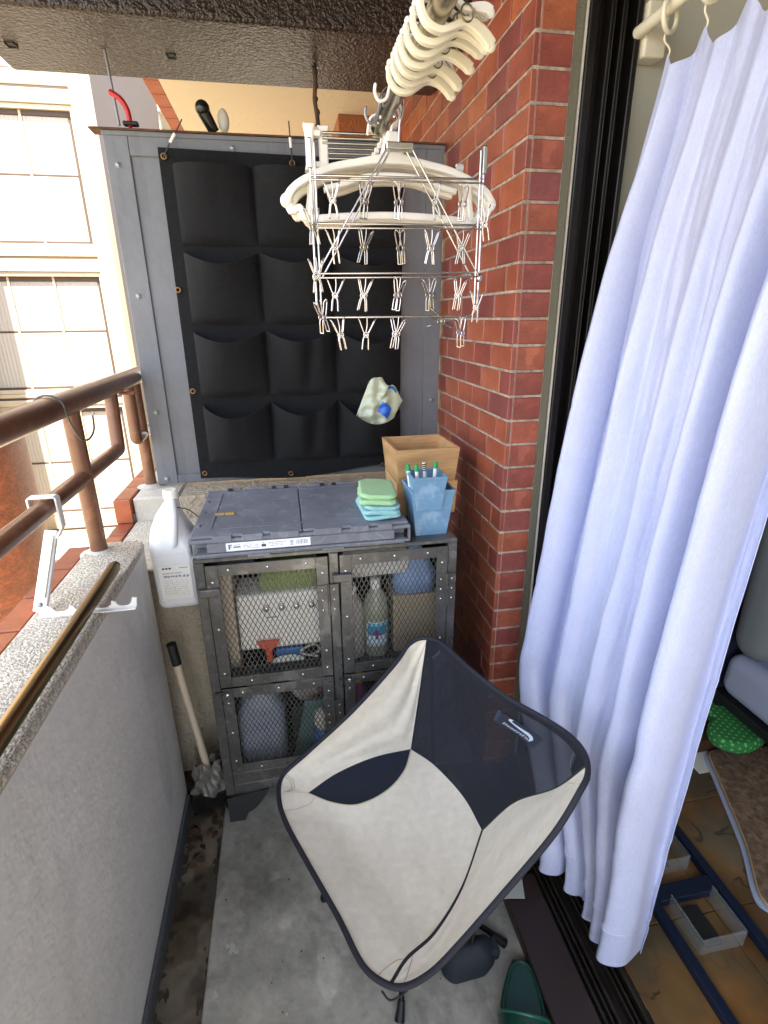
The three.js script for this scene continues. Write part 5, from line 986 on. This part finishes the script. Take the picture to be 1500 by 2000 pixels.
{
  const mk = (label, x, z, turn, tilt, m) => {
    const h = thing('white_hanger', label, 'hanger', [x, PY, z], 'white plastic hangers on the pole'); h.rotation.y = turn; h.rotation.z = tilt;
    const top = -0.098;
    const arm = smooth([[-0.197, -0.045], [-0.178, -0.022], [-0.12, 0.004], [-0.06, 0.016], [-0.02, 0.022], [0, 0.024], [0.02, 0.022], [0.06, 0.016], [0.12, 0.004], [0.178, -0.022], [0.197, -0.045]], 60);
    mesh('shoulder', [extrude(stroke(arm, t => 0.0062 + 0.004 * Math.exp(-(((t - 0.5) * 9) ** 2))), 0.026, 0.003, 2).translate(0, top, 0), ball(0.0105, -0.197, top - 0.046, 0, 1, 1.2, 1.2), ball(0.0105, 0.197, top - 0.046, 0, 1, 1.2, 1.2)], m, h);
    const in1 = smooth([[-0.125, -0.014], [-0.09, -0.006], [-0.05, 0.006], [0, 0.009], [0.05, 0.006], [0.09, -0.006], [0.125, -0.014]], 40);
    mesh('inner_arch', [extrude(stroke(in1, 0.0045), 0.016, 0.002).translate(0, top - 0.012, 0)], m, h);
    for (const s of [-1, 1]) {
      const e = smooth([[s * 0.197, -0.046], [s * 0.188, -0.064], [s * 0.176, -0.058], [s * 0.168, -0.072], [s * 0.155, -0.078]], 20);
      mesh('notch', [extrude(stroke(e, 0.0055), 0.014, 0.002).translate(0, top, 0)], m, h);
      mesh('strut', [extrude(stroke([[s * 0.15, -0.008], [s * 0.152, -0.04], [s * 0.158, -0.076]], 0.0048), 0.012, 0.002).translate(0, top, 0)], m, h);
    }
    const bar = smooth([[-0.162, -0.078], [-0.09, -0.072], [0, -0.069], [0.09, -0.072], [0.162, -0.078]], 30);
    mesh('bar', [extrude(stroke(bar, 0.0062), 0.014, 0.002).translate(0, top, 0)], m, h);
    mesh('neck', [extrude(stroke([[0, 0.018], [0, 0.032], [0, 0.05], [0, 0.066]], t => lerp(0.030, 0.010, Math.pow(t, 0.6))), 0.022, 0.004, 2).translate(0, top, 0)], m, h);
    const hk = [V(0, top + 0.06, 0), V(0, top + 0.075, 0), V(0.012, -0.012, 0), V(0.0178, 0.0, 0), V(0.0126, 0.0126, 0), V(0, 0.0178, 0), V(-0.0126, 0.0126, 0), V(-0.0185, -0.002, 0), V(-0.021, -0.010, 0)];
    mesh('hook', [tube(hk, 0.0024, 40, 8)], m === M.white ? M.white : M.chrome, h);
  };
  mk('front white plastic hanger nested behind the steel clip hanger', PX + 0.01, -1.125, 0.02, 0.005, M.white);
  mk('middle white plastic hanger of the nested three', PX + 0.012, -1.153, -0.05, -0.025, M.white);
  mk('rearmost cream plastic hanger of the nested three', PX + 0.014, -1.181, 0.06, 0.03, M.ivory);
}
{ // steel clip hanger
  const h = thing('clip_hanger', 'stainless steel wire clip hanger with rows of clips hanging from the pole', 'clip hanger', [PX + 0.012, PY, -1.075]);
  const xl = -0.157, xr = 0.159, Y = y => y - PY, m = M.chrome, w = 0.0021;
  const side = x => [tube([V(x, Y(1.838), 0), V(x, Y(1.70), 0), V(x, Y(1.575), 0)], w, 10, 7), tube([V(x + Math.sign(x) * -0.008, Y(1.832), 0.004), V(x + Math.sign(x) * -0.008, Y(1.575), 0.004)], w * 0.8, 8, 7)];
  for (const x of [xl, xr]) { mesh('side_wire', side(x), m, h); mesh('side_sleeve', [rbox(x - 0.004, x + 0.004, Y(1.795), Y(1.84), -0.006, 0.006, 0.002, 2)], M.stain, h); }
  const rows = [1.785, 1.71, 1.628, 1.552];
  rows.forEach((y, i) => {
    const yy = Y(y), b = i === 3;
    const g = b ? [bent([V(xl, Y(1.578), 0), V(xl + 0.008, yy, 0), V(xr - 0.008, yy, 0), V(xr, Y(1.578), 0)], w, 0.016, 7)] : [rod(V(xl, yy, 0), V(xr, yy + 0.003, 0), w, 7), rod(V(xl, yy - 0.0075, 0.006), V(xr, yy - 0.0045, 0.006), w * 0.8, 7)];
    mesh('cross_wire', g, m, h);
  });
  for (const s of [-1, 1]) { const x = s < 0 ? xl : xr; mesh('sling_wire', [rod(V(s * 0.02, Y(1.832), 0.008), V(x, Y(1.622), 0.004), w * 0.8, 7), rod(V(s * 0.012, Y(1.832), -0.004), V(x - s * 0.012, Y(1.62), -0.004), w * 0.8, 7), ball(0.006, x, Y(1.622), 0.002, 1, 1.4, 1)], m, h); }
  mesh('yoke', [rbox(-0.024, 0.024, Y(1.826), Y(1.838), -0.008, 0.012, 0.002, 2)], M.stain, h);
  mesh('hook', [tube([V(0, Y(1.838), 0), V(0.002, Y(1.868), 0), V(0.008, Y(1.89), 0), V(0.006, 0.006, 0), V(-0.006, 0.018, 0), V(-0.024, 0.0165, 0), V(-0.033, 0.0, 0)], 0.0019, 30, 7)], m, h);
  const clipGeo = (open, sk) => {
    const r = 0.00125, g = [];
    for (const z of [-0.0045, 0.0045]) for (const s of [-1, 1]) g.push(tube([V(s * (0.011 + open), -0.004, z), V(s * 0.004, -0.026, z), V(-s * 0.004, -0.034, z), V(-s * (0.005 + sk), -0.056, z)], r, 12, 5));
    for (const s of [-1, 1]) { g.push(tube([V(s * (0.011 + open), -0.004, -0.0045), V(s * (0.014 + open), 0.001, 0), V(s * (0.011 + open), -0.004, 0.0045)], r, 8, 5)); g.push(rod(V(-s * (0.005 + sk), -0.056, -0.0045), V(-s * (0.005 + sk), -0.056, 0.0045), r, 5)); }
    g.push(ring(0.0044, 0.0012, 0, -0.029, 0.0062, 0, 0, 14, 5), ring(0.0044, 0.0012, 0, -0.029, -0.0062, 0, 0, 14, 5), tube([V(0, -0.024, 0), V(0.001, -0.01, 0), V(0, 0.002, 0)], r * 0.9, 6, 5));
    return uvm(join(g));
  };
  const cg = [clipGeo(0, 0), clipGeo(0.003, 0.001), clipGeo(0.001, 0.003)];
  const clip = (x, y, z, ry, rz) => { const q = new THREE.Mesh(cg[Math.floor(rnd() * 3)], rnd() < 0.35 ? M.stain : m); q.name = 'clip'; q.position.set(x, Y(y) - 0.003, z); q.rotation.set(rr(-0.15, 0.15), ry, rz); q.castShadow = q.receiveShadow = true; h.add(q); };
  rows.forEach((y, i) => [-0.122, -0.062, 0.0, 0.06, 0.122].forEach((x, k) => { if (i === 3 && k === 3) clip(x, y + 0.001, 0.004, 0.3, 1.35); else clip(x + rr(-0.003, 0.003), y - (i < 3 ? 0.006 : 0), 0.004, rr(-0.9, 0.9), rr(-0.22, 0.22)); }));
  for (const [x, y] of [[xl - 0.002, 1.735], [xl + 0.002, 1.655], [xl + 0.006, 1.583], [xr, 1.745], [xr - 0.003, 1.60]]) clip(x, y, 0.006, rr(-0.8, 0.8), rr(-0.2, 0.2));
}
{ // folding towel hanger behind
  const t = thing('towel_rack', 'folding steel bar towel hanger with white plastic ends behind the hangers', 'towel hanger', [PX, PY, -1.205]);
  const x0 = -0.10, x1 = 0.012;
  for (let k = 0; k < 6; k++) mesh('bar', [rod(V(x0 - 0.01, -0.014 - k * 0.0075, -0.004 - k * 0.004), V(x1 - k * 0.003, -0.013 - k * 0.0075, -0.004 - k * 0.004), 0.0026, 10)], M.stain, t);
  mesh('bar', [rod(V(x0 - 0.01, -0.066, -0.03), V(0.172, -0.058, -0.03), 0.0026, 10)], M.stain, t);
  mesh('end_knob', [rod(V(0.168, -0.058, -0.03), V(0.182, -0.0575, -0.03), 0.0075, 14)], M.white, t);
  const dog = stroke([[0, 0.006], [0, -0.006], [0, -0.03], [0, -0.058], [0, -0.072]], t2 => 0.0075 + 0.0035 * (Math.abs(t2 - 0.5) * 2) ** 3);
  for (const [x, z, s] of [[-0.135, -0.0, 1], [-0.107, -0.012, 1.05]]) mesh('end_plate', [extrude(dog, 0.026, 0.003, 2).scale(s, s, 1).translate(x, -0.006, z - 0.012)], M.white, t);
  mesh('link', [rbox(-0.128, -0.113, -0.02, -0.01, -0.022, -0.002, 0.002, 2), rbox(-0.128, -0.113, -0.07, -0.06, -0.03, -0.01, 0.002, 2)], M.white, t);
  mesh('ratchet', [...Array(5)].map((_, k) => rbox(x1 - 0.004 - k * 0.005, x1 + 0.006 - k * 0.005, -0.02 - k * 0.0075, -0.01 - k * 0.0075, -0.012 - k * 0.004, 0.002 - k * 0.004, 0.002, 2)), M.white, t);
  mesh('hook', [tube([V(0.006, -0.012, 0), V(0.02, -0.006, 0), V(0.0185, 0.008, 0), V(0.004, 0.0185, 0), V(-0.014, 0.014, 0), V(-0.02, 0.0, 0), V(-0.022, -0.014, 0)], 0.0028, 30, 8)], M.white, t);
}
for (const [dx, z, lab, m] of [[-0.022, -1.0, 'small white S hook on the pole beside the pegs', M.white], [-0.026, -1.10, 'small grey wire hook on the pole between pegs and hangers', M.bolt]]) {
  const s = thing('small_hook', lab, 'hook', [PX, PY, z]);
  mesh('hook_wire', [tube([V(0.014, 0.012, 0), V(0, 0.0178, 0), V(-0.0135, 0.0115, 0), V(-0.018, -0.004, 0), V(-0.024, -0.022, 0.002), V(-0.036, -0.027, 0.003), V(-0.043, -0.016, 0.003), V(-0.042, -0.006, 0.003)], 0.0026, 36, 8)], m, s);
}

// ------------------------------------------------------------------ things in the room
const RF = 0.0755;
{
  const b = thing('low_bed', 'low bed with bluish sheet and grey blanket inside the room', 'bed', [1.95, RF, -0.9]);
  wmesh('bed_frame', [bx(1.50, 2.42, 0.20, 0.235, -1.395, 0.2, 0.003), bx(1.50, 1.53, RF, 0.1995, -1.39, -1.36), bx(1.50, 1.53, RF, 0.1995, 0.16, 0.19), bx(2.39, 2.42, RF, 0.1995, -1.39, -1.36), bx(2.39, 2.42, RF, 0.1995, 0.16, 0.19)], M.dark, b);
  wmesh('mattress', [wobble(rbox(1.507, 2.41, 0.236, 0.41, -1.385, 0.19, 0.05, 8), 0.005, 14, 1)], M.sheetBlue, b);
  wmesh('headboard', [rbox(1.42, 2.44, 0.10, 1.75, -1.403, -1.396, 0.003, 2)], mat(0x1a2038, 0.8), b);
  wmesh('pillow', [wobble(rbox(1.49, 2.38, 0.43, 0.98, -1.385, -1.22, 0.075, 12), 0.010, 17, 5)], M.greyCloth, b);
  wmesh('blanket', [wobble(rbox(1.56, 2.40, 0.395, 0.50, -1.2, -1.02, 0.05, 10), 0.009, 24, 3)], M.greyCloth, b);
}
{
  const p = thing('paper_sheet', 'white sheet of card sticking out under the bed edge', 'card', [1.46, RF + 0.0005, -1.27]);
  mesh('card', [bx(-0.16, 0.06, 0, 0.003, -0.11, 0.09)], mat(0xd9d6cc, 0.8), p);
}
{
  const p = thing('heart_cushion', 'green heart shaped cushion with white dots beside the bed', 'cushion', [1.505, RF + 0.056, -1.28]);
  const s = new THREE.Shape(); s.moveTo(0, -0.10); s.bezierCurveTo(-0.06, -0.06, -0.125, -0.02, -0.11, 0.045); s.bezierCurveTo(-0.10, 0.09, -0.04, 0.09, 0, 0.045); s.bezierCurveTo(0.04, 0.09, 0.10, 0.09, 0.11, 0.045); s.bezierCurveTo(0.125, -0.02, 0.06, -0.06, 0, -0.10);
  const g = new THREE.ExtrudeGeometry(s, { depth: 0.012, bevelEnabled: true, bevelThickness: 0.018, bevelSize: 0.014, bevelSegments: 6, curveSegments: 14 }); g.rotateX(-Math.PI / 2); g.rotateY(1.0); g.translate(0, 0.019, 0);
  mesh('cushion_body', [g], mat(0xffffff, 0.9, { map: tex(128, (u, v) => { const a = (u * 8) % 1, b = (v * 8 + (Math.floor(u * 8) % 2) * 0.5) % 1, d = Math.hypot(a - 0.5, b - 0.5); return d < 0.22 ? [120, 190, 110] : [46, 128, 62]; }, 0.16) }), p);
}
{
  const p = thing('wooden_board', 'dark brown board under the green heart cushion beside the bed', 'board', [1.55, RF, -1.33]);
  mesh('board_body', [rbox(-0.2, 0.2, 0.0035, 0.055, -0.07, 0.07, 0.004, 2)], mat(0x4a3220, 0.5), p);
}
{
  const p = thing('brown_mat', 'brown felt mat with rounded corner and pale edge on the room floor', 'mat', [1.40, RF, -0.95]);
  const q = [[1.385, -1.235], [1.34, -1.14], [1.24, -0.92], [1.165, -0.80], [1.155, -0.76], [1.185, -0.725], [1.26, -0.70], [1.9, -0.62], [1.95, -1.0], [1.62, -1.215], [1.44, -1.245]];
  const sp = new THREE.CatmullRomCurve3(q.map(([x, z]) => V(x - 1.40, 0, z + 0.95)), true, 'catmullrom', 0.35).getPoints(80);
  const sh = new THREE.Shape(sp.map(v => new THREE.Vector2(v.x, -v.z)));
  const g = new THREE.ExtrudeGeometry(sh, { depth: 0.008, bevelEnabled: true, bevelThickness: 0.002, bevelSize: 0.002, bevelSegments: 2 }); g.rotateX(-Math.PI / 2); g.translate(0, 0.012, 0);
  mesh('felt', [g], M.rug, p);
  mesh('edge_binding', [clean(new THREE.TubeGeometry(new THREE.CatmullRomCurve3(sp.map(v => V(v.x, 0.015, v.z)), true), 200, 0.006, 6, true))], mat(0xbfa07c, 0.9), p);
  const g2 = new THREE.ExtrudeGeometry(sh, { depth: 0.006, bevelEnabled: false }); g2.rotateX(-Math.PI / 2); g2.translate(-0.016, 0.0008, -0.006);
  mesh('backing_sheet', [g2], mat(0xaeb9cf, 0.7), p);
}
{
  const f = thing('metal_rack', 'dark blue metal frame lying low on the room floor behind the curtain', 'rack', [0.965, RF, -0.75]);
  wmesh('long_bar', [rbox(1.052, 1.078, RF, RF + 0.026, -1.16, 0.1, 0.003, 2)], M.frameBlue, f);
  wmesh('long_bar', [rbox(0.850, 0.876, RF, RF + 0.026, -1.16, 0.1, 0.003, 2)], M.frameBlue, f);
  for (const z of [-1.13, -0.835, 0.05]) wmesh('cross_bar', [rbox(0.8765, 1.0515, RF + 0.001, RF + 0.025, z - 0.021, z + 0.021, 0.003, 2)], M.frameBlue, f);
  wmesh('brace', [rod(V(1.09, RF + 0.016, -0.60), V(1.28, RF + 0.016, -0.66), 0.005, 8)], M.dark, f);
}
{
  const b = thing('clear_box', 'clear plastic box lying between the bars of the blue metal frame', 'box', [0.945, RF, -0.865]);
  const g = (x0, x1, y0, y1, z0, z1) => bx(x0, x1, y0, y1, z0, z1, 0.0008);
  for (const [z0, z1] of [[-0.11, -0.026], [0.056, 0.17]]) {
    mesh('side', [g(-0.045, -0.0435, 0.002, 0.05, z0, z1)], M.clear, b); mesh('side', [g(0.0755, 0.077, 0.002, 0.05, z0, z1)], M.clear, b);
    mesh('end', [g(-0.0425, 0.0745, 0.002, 0.05, z1 - 0.0015, z1)], M.clear, b);
    mesh('rim', [bx(-0.047, -0.043, 0.0505, 0.054, z0, z1, 0.001), bx(0.075, 0.079, 0.0505, 0.054, z0, z1, 0.001), bx(-0.0428, 0.0748, 0.0505, 0.054, z1 - 0.004, z1, 0.001)], M.clear, b);
    mesh('insert', [bx(-0.02, 0.03, 0.002, 0.012, z0 + 0.01, z1 - 0.01, 0.003)], M.dark, b);
  }
}

// ------------------------------------------------------------------ outside: stair tower, column, far building
{
  const t = thing('stair_tower', 'sunlit cream stair tower with white corrugated window panels beyond the railing', 'building', [-2.1, -9, -4.5]);
  const W = (n, g, m, par) => wmesh(n, g, m, t, par);
  const X0 = -3.62, X1 = -1.242, P = 0.2975, rows = [[-1.30, -0.28, -0.80], [0.075, 0.915, 0.491], [1.065, 1.850, 1.477], [2.060, 2.850, 2.48], [3.06, 3.85, 3.48], [4.06, 4.85, 4.48]];
  W('corner_post', [bx(X1 + 0.004, X1 + 0.107, -9, 7.5, -4.60, -4.44, 0.006)], M.facade);
  W('core_wall', [bx(-3.62, X1 + 0.09, -9, 7.5, -7.2, -4.70, 0)], M.facade);
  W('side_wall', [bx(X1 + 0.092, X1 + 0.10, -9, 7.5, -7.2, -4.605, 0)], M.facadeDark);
  W('projecting_wall', [bx(-3.62, -2.12, -9, 7.5, -4.43, -3.3, 0.01)], M.facade);
  rows.forEach(([y0, y1, ym], r) => {
    const f = W('window_frame', [bx(X0, X1, y1, y1 + 0.028, -4.60, -4.485, 0.002), bx(X0, X1, y0 - 0.028, y0, -4.60, -4.485, 0.002), bx(X1 - 0.022, X1, y0, y1, -4.60, -4.485, 0.002)], M.facade);
    for (let k = 0; k < 8; k++) {
      const xb = X1 - 0.047 - k * P, xa = xb - P + 0.016;
      W('panel', [bx(xa, xb - 0.001, y0 + 0.017, ym - 0.006, -4.535, -4.512, 0.002)], M.corr, f);
      W('panel', [bx(xa, xb - 0.001, ym + 0.006, y1 - 0.031, -4.540, -4.517, 0.002)], M.corr, f);
      W('mullion', [bx(xa - 0.0155, xa - 0.0005, y0 + 0.0005, y1 - 0.0005, -4.56, -4.502, 0.002)], M.facade, f);
    }
    W('transom', [bx(X0, X1 - 0.047, ym - 0.0055, ym + 0.0055, -4.595, -4.511, 0.001)], M.facadeDark, f);
    W('frame_gap', [bx(X0, X1 - 0.024, y1 - 0.030, y1 - 0.0005, -4.53, -4.508, 0.001), bx(X0, X1 - 0.046, y0 + 0.0005, y0 + 0.016, -4.53, -4.508, 0.001), bx(X1 - 0.045, X1 - 0.0235, y0 + 0.0005, y1 - 0.031, -4.53, -4.508, 0.001)], M.facadeDark, f);
    W('reveal', [bx(X0, X1, y0, y1, -4.64, -4.602, 0)], M.facadeDark, f);
    const b0 = y1 + 0.030, b1 = (r < rows.length - 1 ? rows[r + 1][0] : y1 + 1.2) - 0.030, mid = lerp(b0, b1, 0.62);
    W('spandrel', [bx(X0, X1, b0, mid - 0.012, -4.60, -4.474, 0.004)], M.facade); W('groove', [bx(X0, X1, mid - 0.011, mid + 0.005, -4.60, -4.484, 0)], M.facadeDark); W('spandrel', [bx(X0, X1, mid + 0.006, b1, -4.60, -4.480, 0.004)], M.facade);
  });
}
{
  const c = thing('round_column', 'round orange brown tiled column below the railing at far left', 'column', [-1.72, -9, -3.0]);
  mesh('shaft', [clean(new THREE.CylinderGeometry(0.35, 0.35, 10.0, 48, 1)).translate(0, 5.0, 0)], M.colTile, c);
  mesh('cap', [lathe([[0.001, 10.04], [0.34, 10.035], [0.352, 10.02], [0.352, 10.005], [0.35, 10.002]], 48)], M.copTile, c);
}
{
  const b = thing('lower_ledge', 'brown ledge with red tiles beyond the parapet below the stair tower', 'ledge', [-1.2, -9, -3.9]);
  mesh('ledge_body', [bx(-1.6, 0.5, 0, 8.88, -0.45, 0.3, 0.01)], M.facadeDark, b);
  mesh('ledge_top', [bx(-1.6, 0.5, 8.881, 8.93, -0.45, 0.34, 0.006)], M.facade, b);
}
{
  const b = thing('far_building', 'distant white building with balcony slabs behind the partition corner', 'building', [-1.5, -9, -9.5]);
  mesh('wall_body', [bx(-2.5, 2.2, 0, 16, -3, -0.8, 0.01)], M.tan, b);
  for (let k = 0; k < 5; k++) {
    const y = 9.3 + k * 1.35;
    const s = mesh('balcony_slab', [bx(-2.5, 2.2, y, y + 0.28, -0.78, 0.0, 0.01)], M.corr, b);
    for (let i = 0; i < 6; i++) mesh('post', [bx(-2.4 + i * 0.75, -2.25 + i * 0.75, y + 0.285, y + 1.345, -0.2, -0.05, 0.005)], M.corr, b);
    mesh('handrail', [bx(-2.5, 2.2, y + 0.6, y + 0.68, -0.045, 0.0, 0.005)], M.corr, b);
  }
}
renderer.render(scene, camera);
